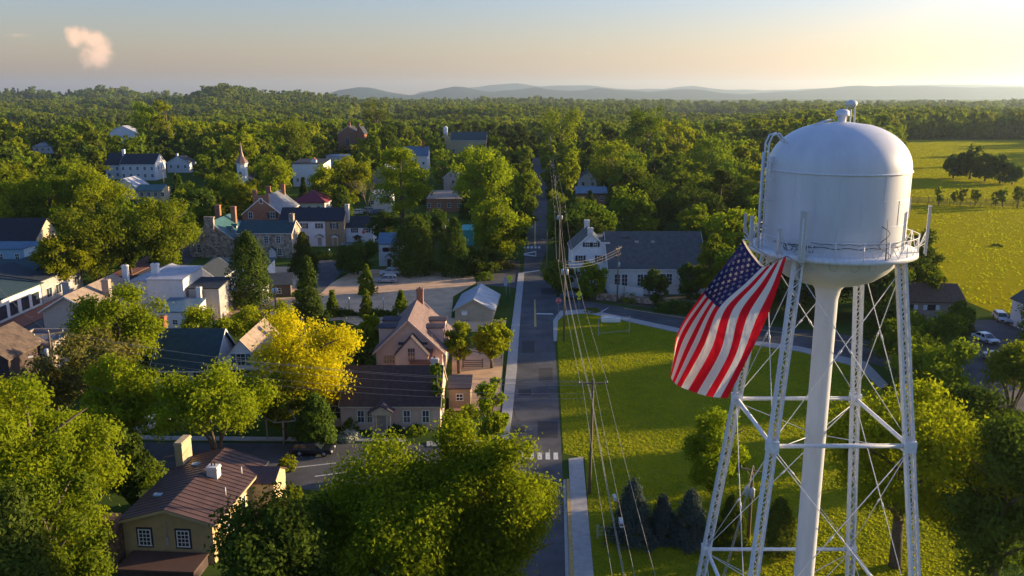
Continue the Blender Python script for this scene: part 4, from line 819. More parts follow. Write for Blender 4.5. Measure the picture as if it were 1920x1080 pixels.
# ------------------------------------------------------------------ cars
M_tyre = mat('tyre_rubber', (.02, .02, .02), .9); M_rim = mat('alloy_rim', (.4, .4, .42), .4, metal=.6)
M_cglass = mat('car_glass', (.02, .028, .035), .1, spec=.9); M_lamp = mat('car_lamp', (.75, .75, .72), .2, spec=.8); M_tail = mat('tail_lamp', (.45, .02, .02), .3); M_tyrearch = mat('wheel_arch_black', (.012, .012, .014), .8)
def car_paint(n, c): return mat(n, c, .28, spec=.6)
def car(loc, rot, paint, label, kind='suv', group=None):
    L, W = (4.7, 1.85)
    root = empty({'suv': 'parked_suv', 'wagon': 'parked_estate_car', 'sedan': 'parked_car', 'pickup': 'parked_pickup'}[kind], loc, rot, label, 'car', group)
    H = {'suv': 1.72, 'wagon': 1.45, 'sedan': 1.42, 'pickup': 1.7}[kind]; belt = {'suv': 1.05, 'wagon': .9, 'sedan': .88, 'pickup': 1.0}[kind]; hood = belt - .08
    b = MB().use(paint); hl = L / 2
    side = [(-hl, .45), (-hl + .05, .32), (hl - .05, .32), (hl, .45), (hl, belt - .12), (hl - .06, belt), (-hl + 1.15, belt), (-hl + .25, hood - .03), (-hl, hood - .22)]
    n = len(side)
    vv = []
    for y, k in ((-W / 2 + .07, 1), (-W / 2, 0), (W / 2, 0), (W / 2 - .07, 1)):
        for x, z in side:
            if k: vv.append((x * .985, y, z)) 
            else: vv.append((x * .985, y, min(z, belt - .1)))
    b.add(vv, [tuple(range(n))[::-1], tuple(range(3 * n, 4 * n))] + [(r * n + i, r * n + (i + 1) % n, (r + 1) * n + (i + 1) % n, (r + 1) * n + i) for r in range(3) for i in range(n)])
    if kind == 'suv': ca = (-1.25, -.55, 1.95, 2.25)
    elif kind == 'wagon': ca = (-1.1, -.4, 1.9, 2.25)
    elif kind == 'sedan': ca = (-1.1, -.35, .95, 1.7)
    else: ca = (-1.0, -.4, .35, .5)
    x0, x1, x2, x3 = ca; wt = W / 2 - .28; wb = W / 2 - .1
    # roof and pillars
    b.add([(x1, -wt, H), (x2, -wt, H), (x2, wt, H), (x1, wt, H), (x1 - .06, -wt - .05, H - .09), (x2 + .05, -wt - .05, H - .09), (x2 + .05, wt + .05, H - .09), (x1 - .06, wt + .05, H - .09)], [(0, 1, 2, 3), (7, 6, 5, 4), (0, 4, 5, 1), (1, 5, 6, 2), (2, 6, 7, 3), (3, 7, 4, 0)])
    for s in (-1, 1):
        for (xa, xb) in ((x0, x1), ((x0 + x3) / 2 - .2, (x1 + x2) / 2 - .1), (x3, x2)): b.bar((xa, s * wb, belt - .02), (xb, s * (wt + .02), H - .05), .08, .06)
        if kind != 'sedan' and kind != 'pickup': b.bar((x3 - .75, s * wb, belt - .02), (x2 - .6, s * (wt + .02), H - .05), .08, .06)
        if kind == 'suv': b.bar((x1 + .2, s * wt * .95, H + .05), (x2 - .1, s * wt * .95, H + .05), .05)
    b.build('body', root)
    g = MB().use(M_cglass).add([(x0, -wb + .02, belt - .02), (x3, -wb + .02, belt - .02), (x3, wb - .02, belt - .02), (x0, wb - .02, belt - .02), (x1, -wt, H - .06), (x2, -wt, H - .06), (x2, wt, H - .06), (x1, wt, H - .06)], [(3, 2, 1, 0), (4, 5, 6, 7), (0, 1, 5, 4), (1, 2, 6, 5), (2, 3, 7, 6), (3, 0, 4, 7)])
    g.build('windows', root)
    for sx in (-1.42, 1.38):
        for s in (-1, 1):
            w = MB().use(M_tyre).tube([(sx, s * (W / 2 - .22), .34), (sx, s * (W / 2 + .015), .34)], .34, 18).build('wheel', root)
            MB().use(M_rim).tube([(sx, s * (W / 2 + .01), .34), (sx, s * (W / 2 + .03), .34)], .2, 12).build('rim', w)
    for s in (-1, 1):
        MB().use(M_lamp).box(-hl + .02, -hl + .14, s * .72 - .17, s * .72 + .17, hood - .32, hood - .14).build('headlight', root)
        MB().use(M_tail).box(hl - .1, hl + .0, s * .8 - .09, s * .8 + .09, belt - .38, belt - .1).build('tail_light', root)
    MB().use(M_tyrearch).box(-hl - .02, -hl + .1, -.55, .55, .38, .55).build('grille', root)
    return root
white_p, silver_p, black_p, blue_p, red_p = car_paint('white_car_paint', (.62, .64, .68)), car_paint('silver_car_paint', (.32, .36, .42)), car_paint('black_car_paint', (.012, .014, .02)), car_paint('blue_car_paint', (.05, .10, .17)), car_paint('red_car_paint', (.3, .03, .03))
def cpx(px, py, **k): p = gp(px, py); return (p.x, p.y, .03)
gcar = 'cars parked on the gravel lot'
car(cpx(725, 530), R_(3), silver_p, 'silver suv nearer the camera of the two parked side by side on the gravel', 'suv')
car(cpx(732, 516), R_(6), white_p, 'pale suv parked behind the silver one on the gravel lot', 'suv')
car(cpx(655, 464), R_(4), silver_p, 'silver suv on the street before the white corner cottage', 'suv')
car(cpx(588, 851), R_(178), black_p, 'dark estate car driving along the cross street past the white flowers', 'wagon')
car(cpx(284, 803), R_(60), white_p, 'pale car under the trees at the west end of the cross street', 'sedan')
car(cpx(1847, 640), R_(100), white_p, 'white saloon with rear turned, middle of the small car park', 'sedan')
car(cpx(1862, 678), R_(85), silver_p, 'silver grey pickup parked lowest in the small car park', 'pickup')
car(cpx(1876, 600), R_(75), white_p, 'white hatchback at the top of the small car park', 'wagon')
car(cpx(1902, 606), R_(40), silver_p, 'silver suv beside the white walled house', 'suv')
car(cpx(1072, 560), R_(170), blue_p, 'dark blue car turning at the junction beyond the stop sign', 'sedan')
for i, (y, p, l) in enumerate(((142, black_p, 'black car parked nearest the beige gabled shop on the high street'), (149, blue_p, 'dark blue car parked second up the high street kerb'), (156, black_p, 'black suv parked third up the high street kerb'), (163, black_p, 'black car parked by the stub chimneys on the high street'), (182, silver_p, 'silver car parked under street trees on the high street'), (189, black_p, 'black car behind the silver one on the high street'))):
    car((-79.6, y, .03), R_(90), p, l, 'suv' if i % 2 else 'sedan', 'cars along the high street')
for i, (px, py, p, l) in enumerate(((668, 402, white_p, 'white car behind the cottage beside the bare brown tree'), (688, 398, silver_p, 'silver car behind the row houses under the bare tree'), (705, 402, blue_p, 'blue car farthest along behind the row houses'), (905, 512 + 3, black_p, 'black car on the side lane under the dark conifers'))):
    if i < 3: car(cpx(px, py), R_(8), p, l, 'suv', 'cars behind the row houses')
# ------------------------------------------------------------------ utility poles and wires
M_pole = mat('weathered_pole', (.19, .145, .10), .9, noise=.35, nscale=3, stretch=(4, 4, .4)); M_wire = mat('bare_wire', (.26, .235, .2), .6); M_trf = mat('transformer_grey', (.42, .46, .5), .5)
M_cer = mat('insulator_grey', (.5, .5, .48), .4)
def pole(x, y, h, label, rot=0, arms=((0, 2.8),), trf=(), lamp=False, lean=0, group=None):
    o = empty('utility_pole', (x, y, terrain(x, y)), rot, label, 'utility pole', group)
    MB().use(M_pole).tube([(0, 0, 0), (lean * .5, 0, h * .5), (lean, 0, h)], [.17, .14, .11], 10).build('pole', o)
    for dz, w in arms:
        a = MB().use(M_pole).box(-w / 2 + lean, w / 2 + lean, -.06, .06, h - .35 - dz, h - .22 - dz); ao = a.bar((lean - w * .28, 0, h - .28 - dz), (lean, 0, h - 1.1 - dz), .04).bar((lean + w * .28, 0, h - .28 - dz), (lean, 0, h - 1.1 - dz), .04).build('crossarm', o)
        for f in (-.48, 0, .48): MB().use(M_cer).lathe([(.02, 0), (.07, .02), (.05, .09), (.07, .13), (.03, .22)], 8).build('insulator', ao, (f * w + lean, 0, h - .22 - dz if f else h + .0 - dz))
    for dx, dz in trf: MB().use(M_trf).lathe([(.02, h - dz - .95), (.24, h - dz - .93), (.25, h - dz - .1), (.15, h - dz), (.02, h - dz + .02)], 14, (dx + lean, -.15)).build('transformer', o)
    if lamp: MB().use(M_pole).tube([(0, 0, h * .75), (-1.2, 0, h * .75 + .5), (-2, 0, h * .75 + .35)], .04, 6).use(M_lamp).box(-2.5, -1.95, -.13, .13, h * .75 + .25, h * .75 + .4).build('lamp_arm', o)
    return o
def wire(a, b, sag, label, group, r=.018):
    a, b = Vector(a), Vector(b); n = 14
    pts = [a.lerp(b, i / n) - Vector((0, 0, 4 * sag * (i / n) * (1 - i / n))) for i in range(n + 1)]
    return tag(MB().use(M_wire).tube(pts, r, 5, False).build('power_line'), label, 'power line', group)
b1 = gp(1105, 925); P1 = (b1.x, b1.y, 11.6)
t = at_y(1105, 712, b1.y); H1 = t.z
pole(P1[0], P1[1], H1, 'weathered pole with one wide crossarm between the lawn and road', R_(2), ((0.1, 2.9),), (), lean=.15)
b2 = gp(1057, 640); H2 = at_y(1057, 486, b2.y).z
pole(b2.x, b2.y, H2, 'pole with transformer rising by the junction stop sign', R_(2), ((.1, 2.3),), ((.35, 1.6), (-.35, 1.6)))
P0 = (7.0, 33, H1)
LN = 'overhead wires above the edge of the lawn'
seq = [(P0[0], P0[1], H1), (b1.x + .15, b1.y, H1), (b2.x, b2.y, H2)]
far = []
for k, (px, yb, yt) in enumerate(((1048, 520, 385), (1040, 420, 330), (1036, 372, 297), (1033, 332, 262), (1031, 312, 247))):
    p = gp(px, yb); h = at_y(px, yt, p.y).z; far.append((p.x, p.y, h))
    pole(p.x, p.y, h, ['second pole beyond the junction carrying two round transformers', 'third pole up the hill road among the tree tops', 'fourth pole up the hill road with double crossarms', 'fifth pole near the bend of the hill road', 'last small pole at the top of the hill road'][k], R_(2), ((.1, 2.4), (1.3, 2.2)), ((.4, 2.2), (-.4, 2.2)) if k in (0, 2) else ())
seq += far
for a, c in zip(seq[:-1], seq[1:]):
    for off, dz in ((-1.35, 0), (0, .3), (1.35, 0)): wire((a[0] + off, a[1], a[2] - .05 + dz), (c[0] + off * .85, c[1], c[2] - .05 + dz), .5, 'high thin wire of the pole line beside the town road', LN)
    for q in (1.9, 2.3): wire((a[0] - .1, a[1], a[2] - q), (c[0] - .1, c[1], c[2] - q), .8, 'lower thick telephone cable of the pole line beside the town road', 'telephone cables above the edge of the lawn', .024)
# splice boxes on the cable near the camera
o = tag(MB().use(M_trf).box(-.12, .12, -.35, .35, -.15, .15).build('splice_box', None, (b1.x - .05, 60.5, H1 - 2.55)), 'pale splice box on the telephone cable nearer the junction', 'cable box'); o = tag(MB().use(M_trf).box(-.14, .14, -.4, .4, -.2, .2).use(m_redb).box(-.15, .15, -.41, -.405, -.06, .06).build('splice_box', None, (b1.x - .05, 56.5, H1 - 2.5)), 'pale splice box with a red mark on the telephone cable', 'cable box')
# pole by the west trees and its span across the cottages
pw = gp(113, 800); hw = at_y(113, 622, pw.y).z
pole(pw.x, pw.y, hw, 'sunlit pole with slanting crossarm and transformer in the western trees', R_(38), ((.0, 3.2), (.9, 2.2)), ((-.5, 2.0),), True)
GW = 'wires crossing above the cottages'
for k, (dz, dy) in enumerate(((0, 0), (-.15, .8), (-.5, -.6), (-1.6, .2), (-2.2, .1))):
    wire((pw.x + dy, pw.y + dy, hw + dz), (b1.x, b1.y, H1 - .2 + dz * .8), 1.3 + k * .15, 'wire spanning from the western pole across both cottages', GW)
wire((pw.x, pw.y, hw), (-95, 150, 10), 1, 'thin wire from the western pole to the high street', 'thin wires over the high street')
ph = gp(1157, 568); hh = at_y(1155, 463, ph.y).z; pole(ph.x, ph.y, hh, 'pole with three arms before the white hall', R_(60), ((0, 2.6), (1.3, 2.2)), ((0.1, 3.0),))
for k in range(3): wire((ph.x, ph.y, hh - .3 - k * .5), (b2.x, b2.y, H2 - .4 - k * .5), .8, 'wire from the hall pole to the junction pole', 'wires before the white hall')
pm = gp(519, 612); hm = at_y(519, 527, pm.y).z; pole(pm.x, pm.y, hm, 'dark pole with two hanging transformers by the lot lane', R_(20), (), ((-.28, 1.2), (.28, 1.2)), False)
pm = gp(833, 470); hm = at_y(831, 410, pm.y).z; pole(pm.x, pm.y, hm, 'pole with double crossarm among the dark conifers', R_(5), ((0, 2.6), (.5, 2.4)), ((.3, 1.7), (-.3, 1.7)))
pm = gp(310, 375); hm = at_y(310, 318, pm.y).z; pole(pm.x, pm.y, hm, 'sunlit pole before the white hipped roof house', 0, ((0, 2.6),))
pm = gp(1025, 530); hm = at_y(1025, 430, pm.y).z; pole(pm.x, pm.y, hm, 'grey pole standing in the shrubs at the junction', R_(0), ((2, 2.2),))
pt = gp(1403, 1010); ht = at_y(1410, 875, pt.y).z; pole(pt.x, pt.y, ht, 'pole with transformers seen behind the tower legs', R_(-30), ((.1, 2.2),), ((-.35, 1.9), (.1, 2.0)))
for k in range(3): wire((pt.x, pt.y, ht - .3 * k), (7.2, 33, H1 - .5 * k), 1, 'wire from the tower side pole toward the road', 'wires near the tower')
# ------------------------------------------------------------------ signs
M_fy = mat('fluorescent_yellow_sign', (.75, .80, .02), .5); M_black = mat('sign_black', (.01, .01, .01), .6); M_red = mat('sign_red', (.55, .02, .03), .45); M_post = mat('galvanised_post', (.35, .35, .34), .5); M_bs = mat('blue_sign', (.1, .2, .35), .5)
def text_mesh(s, size, m, name, parent, M):
    cu = bpy.data.curves.new(name, 'FONT'); cu.body = s; cu.size = size; cu.align_x = 'CENTER'; cu.align_y = 'CENTER'; cu.extrude = .004
    t = bpy.data.objects.new(name, cu); me = bpy.data.meshes.new_from_object(t); bpy.data.objects.remove(t)
    me.materials.clear(); me.materials.append(m); o = bpy.data.objects.new(name, me); COL.objects.link(o); o.parent = parent; o.matrix_local = M; return o
def ped_sign(px, yb, ytop, label):
    p = gp(px, yb); h = at_y(px, ytop, p.y).z; o = empty('crossing_sign', (p.x, p.y, 0), 0, label, 'road sign'); s = .62
    MB().use(M_post).tube([(0, 0.05, 0), (0, .05, h - .3)], .035, 6).build('post', o)
    c = h - s
    d = MB().use(M_fy).add([(0, 0, c - s), (s, 0, c), (0, 0, c + s), (-s, 0, c), (0, .02, c - s), (s, .02, c), (0, .02, c + s), (-s, .02, c)], [(0, 1, 2, 3), (7, 6, 5, 4), (0, 4, 5, 1), (1, 5, 6, 2), (2, 6, 7, 3), (3, 7, 4, 0)]).build('sign_plate', o)
    k = MB().use(M_black); k.tube([(0.02, -.012, c + .3), (.02, -.013, c + .3)], .07, 8).bar((0, -.012, c + .2), (0, -.012, c - .05), .14, .01).bar((0, -.012, c - .05), (.13, -.012, c - .32), .07, .01).bar((0, -.012, c - .05), (-.13, -.012, c - .32), .07, .01).bar((0, -.012, c + .15), (.16, -.012, c), .05, .01)
    k.build('symbol', d)
    q = MB().use(M_fy).box(-.32, .32, 0, .02, c - s - .42, c - s - .08).build('arrow_plate', o); MB().use(M_black).bar((.18, -.012, c - s - .15), (-.12, -.012, c - s - .34), .06, .01).build('symbol', q)
ped_sign(956, 560, 515, 'yellow diamond crossing sign beside the pavement at the gravel lot'); ped_sign(1085, 597, 545, 'yellow diamond crossing sign beyond the stop sign near the hall'); ped_sign(1037, 478, 434, 'yellow diamond crossing sign farthest up the town road')
p = gp(949, 560); o = empty('notice_board', (p.x, p.y, 0), 0, 'plain pale blue sign panel next to the yellow crossing sign', 'sign'); MB().use(M_post).tube([(0, .04, 0), (0, .04, 3)], .04, 6).build('post', o); MB().use(m_metal).box(-.45, .25, 0, .04, 2.6, 4.4).build('sign_plate', o)
def stop_sign(px, yb, ytop, label, R=.42):
    p = gp(px, yb); h = at_y(px, ytop, p.y).z; o = empty('stop_sign', (p.x, p.y, 0), 0, label, 'stop sign')
    MB().use(M_post).tube([(0, .05, 0), (0, .05, h)], .035, 6).build('post', o)
    c = h - R
    def octo(r, y0, y1, m): return MB().use(m).add([(r * math.cos(math.pi / 8 + k * math.pi / 4), y, c + r * math.sin(math.pi / 8 + k * math.pi / 4)) for y in (y0, y1) for k in range(8)], [tuple(range(8)), tuple(range(15, 7, -1))] + [(k, 8 + k, 8 + (k + 1) % 8, (k + 1) % 8) for k in range(8)])
    w = octo(R, 0, .02, M_white).build('border', o); f = octo(R * .93, -.01, 0.01, M_red).build('sign_face', o)
    text_mesh('STOP', R * .72, M_white, 'lettering', f, Matrix.Translation((0, -.016, c)) @ Matrix.Rotation(math.pi / 2, 4, 'X'))
stop_sign(1047, 597, 558, 'red stop sign on the near corner of the junction', .55); stop_sign(683, 466, 431, 'red stop sign at the white corner cottage', .55)
def xsign(px, yb, yt, label):
    p = gp(px, yb); h = at_y(px, yt, p.y).z; o = empty('marker_sign', (p.x, p.y, 0), 0, label, 'sign'); MB().use(M_post).tube([(0, .05, 0), (0, .05, h)], .03, 6).build('post', o)
    f = MB().use(M_white).box(-.42, .42, 0, .02, h - .85, h).build('sign_plate', o); MB().use(M_red).bar((-.3, -.012, h - .75), (.3, -.012, h - .1), .1, .01).bar((.3, -.016, h - .75), (-.3, -.016, h - .1), .1, .01).build('symbol', f)
xsign(884, 512, 495, 'small white sign with red cross at the lane mouth'); xsign(925, 502, 484, 'small white sign with red cross on the planting bed')
# lamps round the lot
for k, (px, py, l) in enumerate(((655, 585, 'small lot lamp by the first sapling'), (719, 586, 'small lot lamp between the two saplings'), (684, 545, 'small lit lamp in the shrub strip of the lot'), (618, 488, 'lit lamp at the bend of the asphalt driveway'))):
    p = gp(px, py); o = empty('lamp_post', (p.x, p.y, 0), 0, l, 'lamp post'); MB().use(M_dark).tube([(0, 0, 0), (0, 0, 2.4)], .05, 6).build('post', o); MB().use(M_lamp if k < 2 else M_white).lathe([(.03, 2.4), (.16, 2.5), (.17, 2.75), (.03, 2.9)], 10).build('lamp_shade', o)
q = gp(368, 478); o = empty('parasol', (q.x, q.y, 0), 0, 'orange red parasol glowing in the sun west of the stone gable', 'parasol'); MB().use(M_post).tube([(0, 0, 0), (0, 0, 6.2)], .04, 6).build('pole', o); MB().use(mat('orange_canvas', (.75, .10, .03), .8)).lathe([(1.7, 5.6), (.9, 6.0), (.05, 6.3)], 8, smooth=False).build('canopy', o)
# ------------------------------------------------------------------ pergola, fences, gates, ramp
p = gp(533, 836); o = empty('pergola', (p.x, p.y, 0), R_(15), 'pale open timber gazebo frame beside the cross street', 'pergola'); M_pale = mat('pale_timber', (.42, .38, .32), noise=.15)
MB().use(M_pale).tube([(0, 0, 0), (0, 0, 3.2)], .1, 8).build('post', o); MB().use(M_pale).tube([(2.6, 1.2, 0), (2.6, 1.2, 3.2)], .1, 8).build('post', o); MB().use(M_pale).tube([(-1.9, 2.2, 0), (-1.9, 2.2, 3.2)], .1, 8).build('post', o)
b = MB().use(M_pale); ap = Vector((.3, 1.5, 5.2))
ring = [Vector((.3 + 2.4 * math.cos(k * math.pi / 3), 1.5 + 2.4 * math.sin(k * math.pi / 3), 3.2)) for k in range(6)]
for k in range(6): b.bar(ring[k], ring[(k + 1) % 6], .09); b.bar(ring[k], ap, .08); b.bar(ring[k].lerp(ap, .45), ring[(k + 1) % 6].lerp(ap, .45), .06)
for k in range(4): b.bar((1.2 + .3 * k, 2.2, 3.4), (2.6 + .25 * k, 3.4, 6.2), .06)
b.build('roof_frame', o)
def fence(name, label, pts, h, rails, m, step=2.4, bw=.12):
    a = gp(*pts[0]) if len(pts[0]) == 2 else Vector(pts[0]); o = empty(name, (a.x, a.y, 0), 0, label, 'fence')
    W_ = [(gp(*q) if len(q) == 2 else Vector(q)) - Vector((a.x, a.y, 0)) for q in pts]
    r = MB().use(m)
    for p, q in zip(W_[:-1], W_[1:]):
        L_ = (q - p).length; n = max(1, int(L_ / step))
        for i in range(n + 1):
            c = p.lerp(q, i / n); MB().use(m).box(-.07, .07, -.07, .07, 0, h + .06).build('post', o, c)
        for z in rails: r.bar(p + Vector((0, 0, z)), q + Vector((0, 0, z)), .05, bw)
    r.build('rail', o); return o
fence('rail_fence', 'brown rail fence enclosing the gravel yard behind the small trees', [(852, 655), (925, 672), (940, 672)], 1.4, (.4, .8, 1.2), m_wood)
fence('rail_fence', 'brown rail fence in front of the parked yard', [(868, 690), (905, 690)], 1.4, (.3, .6, .9, 1.2), m_wood)
fence('picket_fence', 'white solid fence and ramp below the hall', [(1143, 552), (1170, 556), (1205, 562)], 2.2, (.35, .8, 1.25, 1.7, 2.1), M_white, 1.6, .42)
o = empty('ramp', tuple(gp(1200, 548)), 0, 'small white roofed ramp entrance below the hall windows', 'ramp'); MB().use(M_white).box(-6, 0, 0, 2.4, 0, 1.2).box(-.9, .6, .2, 2, 1.2, 2.9).build('wall', o); MB().use(m_metal).prism([(-1.1, 2.9), (.8, 2.9), (-.15, 3.5)], 0, 2.2, 'y').build('roof', o)
fence('paddock_fence', 'long dark rail fence with young trees across the hay field', [(1700, 382), (1780, 385), (1960, 391)], 1.5, (.5, .9, 1.35), m_wood, 3.2, .16)
fence('paddock_fence', 'second dark rail fence close behind across the field', [(1705, 376), (1960, 383)], 1.5, (.5, .9, 1.35), m_wood, 3.2, .16)
fence('lot_fence', 'low timber rail along the dark shed lane', [(470, 585), (560, 590)], 1.0, (.4, .8), m_wood)
o = fence('wire_fence', 'thin wire fence behind the blue spruces', [(1120, 1010), (1300, 1018)], 1.3, (.4, .8, 1.2), M_post, 5, .02)
o = fence('backstop', 'small ball field backstop frame on the lawn', [(1122, 630), (1180, 625)], 3.0, (.5, 3.0), M_post, 6, .06)
tag(MB().use(M_white).box(-1.7, 1.7, -.6, .6, 0, .75, Matrix.Translation(gp(1145, 603))).build('bench'), 'pale low bench by the path near the backstop', 'bench')
tag(MB().use(m_stone).box(-14, 14, -.3, .3, 0, 1.3, Matrix.Translation(gp(1250, 572)) @ Matrix.Rotation(R_(-20), 4, 'Z')).build('retaining_wall'), 'low stone retaining wall between the hall garden and road', 'wall')
# small second water tower far off
D2 = 560; q = at_y(1597, 187, D2)
o = empty('water_tower', (q.x, D2, terrain(q.x, D2)), 0, 'small distant water tower on the wooded skyline', 'water tower'); z0 = q.z - terrain(q.x, D2)
MB().use(M_tank).lathe([(.05, z0), (1.8, z0 - .3), (3.0, z0 - .9), (3.6, z0 - 1.8), (3.6, z0 - 3.6), (2.6, z0 - 4.6), (.3, z0 - 5.0)], 28).build('tank', o)
for k in range(4):
    a = k * math.pi / 2 + .5; MB().use(M_steel).tube([rp(a, 3.2, z0 - 4), rp(a, 5, 0)], .3, 8).build('leg', o)
MB().use(M_steel).tube([(0, 0, z0 - 6), (0, 0, 0)], .5, 10).build('riser', o)
prot(1585, 184, 1610, 212, D2)
# ------------------------------------------------------------------ trees
LM = {
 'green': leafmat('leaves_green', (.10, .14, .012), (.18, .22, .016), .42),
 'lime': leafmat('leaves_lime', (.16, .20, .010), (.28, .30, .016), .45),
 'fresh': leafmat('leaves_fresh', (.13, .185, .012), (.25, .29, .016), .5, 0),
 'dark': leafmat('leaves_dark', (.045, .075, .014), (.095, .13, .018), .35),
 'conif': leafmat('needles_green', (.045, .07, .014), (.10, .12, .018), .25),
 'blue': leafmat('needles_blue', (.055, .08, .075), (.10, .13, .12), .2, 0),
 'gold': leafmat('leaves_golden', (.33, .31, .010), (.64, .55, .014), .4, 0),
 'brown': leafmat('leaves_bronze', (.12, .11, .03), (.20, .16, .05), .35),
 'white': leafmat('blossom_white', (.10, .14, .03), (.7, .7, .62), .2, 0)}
M_bark = mat('tree_bark', (.13, .10, .075), .95, noise=.35, nscale=4)
def leafmesh(name, c, tone, size, rs, mt, flat=0.0, outward=None):
    n = len(c)
    a = rs.normal(size=(n, 3))
    if outward is not None: a = a * (1 - flat) + outward * flat * 1.6
    a /= np.linalg.norm(a, axis=1)[:, None] + 1e-9
    t = np.cross(a, rs.normal(size=(n, 3))); t /= np.linalg.norm(t, axis=1)[:, None] + 1e-9
    s = np.cross(a, t); sz = (size * rs.uniform(.6, 1.35, n))[:, None]
    V = np.empty((n, 4, 3)); V[:, 0] = c - t * sz; V[:, 1] = c + s * sz * .55; V[:, 2] = c + t * sz; V[:, 3] = c - s * sz * .55
    me = bpy.data.meshes.new(name); me.vertices.add(n * 4); me.loops.add(n * 4); me.polygons.add(n)
    me.vertices.foreach_set('co', V.reshape(-1)); me.loops.foreach_set('vertex_index', np.arange(n * 4, dtype=np.int32))
    me.polygons.foreach_set('loop_start', np.arange(0, n * 4, 4, dtype=np.int32)); me.polygons.foreach_set('loop_total', np.full(n, 4, np.int32))
    at = me.attributes.new('tone', 'FLOAT', 'POINT'); at.data.foreach_set('value', np.repeat(tone, 4).astype(np.float32))
    me.materials.append(mt); me.update(); me.validate(); return me
def crown_pts(kind, R, H, rs, n, per=14):
    """H: total height. Returns leaf centres, tone, outward"""
    nc = max(8, n // per); tone = rs.uniform(0, 1, nc)
    if kind in ('round', 'vase', 'open'):
        z0 = H * {'round': .16, 'vase': .42, 'open': .3}[kind]; hz = (H - z0) / 2; cz = z0 + hz
        nl = {'round': 26, 'vase': 22, 'open': 30}[kind] * (2 if n > 15000 else 1)
        d = rs.normal(size=(nl, 3)); d /= np.linalg.norm(d, axis=1)[:, None]; rad = rs.uniform(.38, .92, nl)
        if kind == 'vase': d[:, 2] = np.abs(d[:, 2]) * .8 + .05
        lob = d * rad[:, None] * np.array([R, R, hz]); lr = rs.uniform(.16, .40, nl) * min(R, hz * 1.1) * (.8 if n > 15000 else 1)
        w = lr ** 2; w /= w.sum(); li = rs.choice(nl, nc, p=w)
        dd = rs.normal(size=(nc, 3)); dd /= np.linalg.norm(dd, axis=1)[:, None]; dd[:, 2] = np.where(rs.random(nc) < .45, np.abs(dd[:, 2]), dd[:, 2])
        q = lob[li] + dd * (lr[li] * rs.uniform(.72, 1.08, nc) if kind != 'open' else lr[li] * rs.uniform(.3, 1.1, nc))[:, None] * np.array([1, 1, .78])
        q[:, 2] += cz; sp = {'round': .075, 'vase': .08, 'open': .07}[kind] * R; out = dd
        tone = tone * .5 + .5 * rs.uniform(0, 1, nl)[li]
        rr = np.hypot(q[:, 0], q[:, 1]); q[:, :2] *= R * .97 / np.percentile(rr, 97)
        lo, hi = q[:, 2].min(), q[:, 2].max(); zl = z0 * (.8 if kind != 'vase' else 1.0); q[:, 2] = zl + (q[:, 2] - lo) / (hi - lo) * (H * .98 - zl)
    elif kind in ('cone', 'column', 'spruce'):
        t = rs.random(nc) ** (1.35 if kind != 'column' else 1.0); a = rs.uniform(0, 2 * math.pi, nc); lump = 1 + .16 * np.sin(a * 3 + t * 9 + rs.uniform(0, 6)) + .1 * np.sin(a * 7 - t * 23)
        prof = (1 - t) ** .85 + .04 if kind != 'column' else np.sqrt(np.clip(1 - (2 * t - .85) ** 2 * .75, .02, 1)) * (1 - t * .45)
        if kind == 'spruce': prof = prof * (.8 + .25 * ((t * 13) % 1 < .5))
        r = R * prof * lump * rs.uniform(.72, 1.05, nc)
        q = np.stack([r * np.cos(a), r * np.sin(a), H * (.05 + .95 * t)], 1); sp = .08 * R; out = np.stack([np.cos(a), np.sin(a), np.full(nc, .35)], 1)
    elif kind == 'pine':
        nb = 70; bt = rs.random(nb) ** .9; ba = rs.uniform(0, 6.28, nb); bl = R * (.35 + .65 * np.sin(np.pi * (bt * .8 + .18))) * rs.uniform(.7, 1.15, nb)
        bi = rs.integers(0, nb, nc); f = rs.uniform(.3, 1, nc); aa = ba[bi] + rs.normal(0, .16, nc)
        q = np.stack([bl[bi] * f * np.cos(aa), bl[bi] * f * np.sin(aa), H * (.22 + .74 * bt[bi]) + bl[bi] * f * .12 + rs.normal(0, .012 * H, nc)], 1); sp = .07 * R; out = np.tile([0, 0, 1.], (nc, 1)) + rs.normal(0, .3, (nc, 3))
    elif kind == 'bush':
        d = rs.normal(size=(nc, 3)); d /= np.linalg.norm(d, axis=1)[:, None]; d[:, 2] = np.abs(d[:, 2]); l = 1 + .15 * np.sin(d[:, 0] * 9) * np.cos(d[:, 1] * 8)
        q = d * np.array([R, R, H]) * (rs.uniform(.75, 1.03, nc) * l)[:, None]; sp = .07 * R; out = d
    ix = np.repeat(np.arange(nc), per); c = q[ix] + rs.normal(0, 1, (nc * per, 3)) * sp
    c[:, 2] = np.maximum(c[:, 2], .05)
    tn = np.clip(tone[ix] * .75 + rs.uniform(0, .3, len(ix)), 0, 1)
    return c, tn, out[ix]
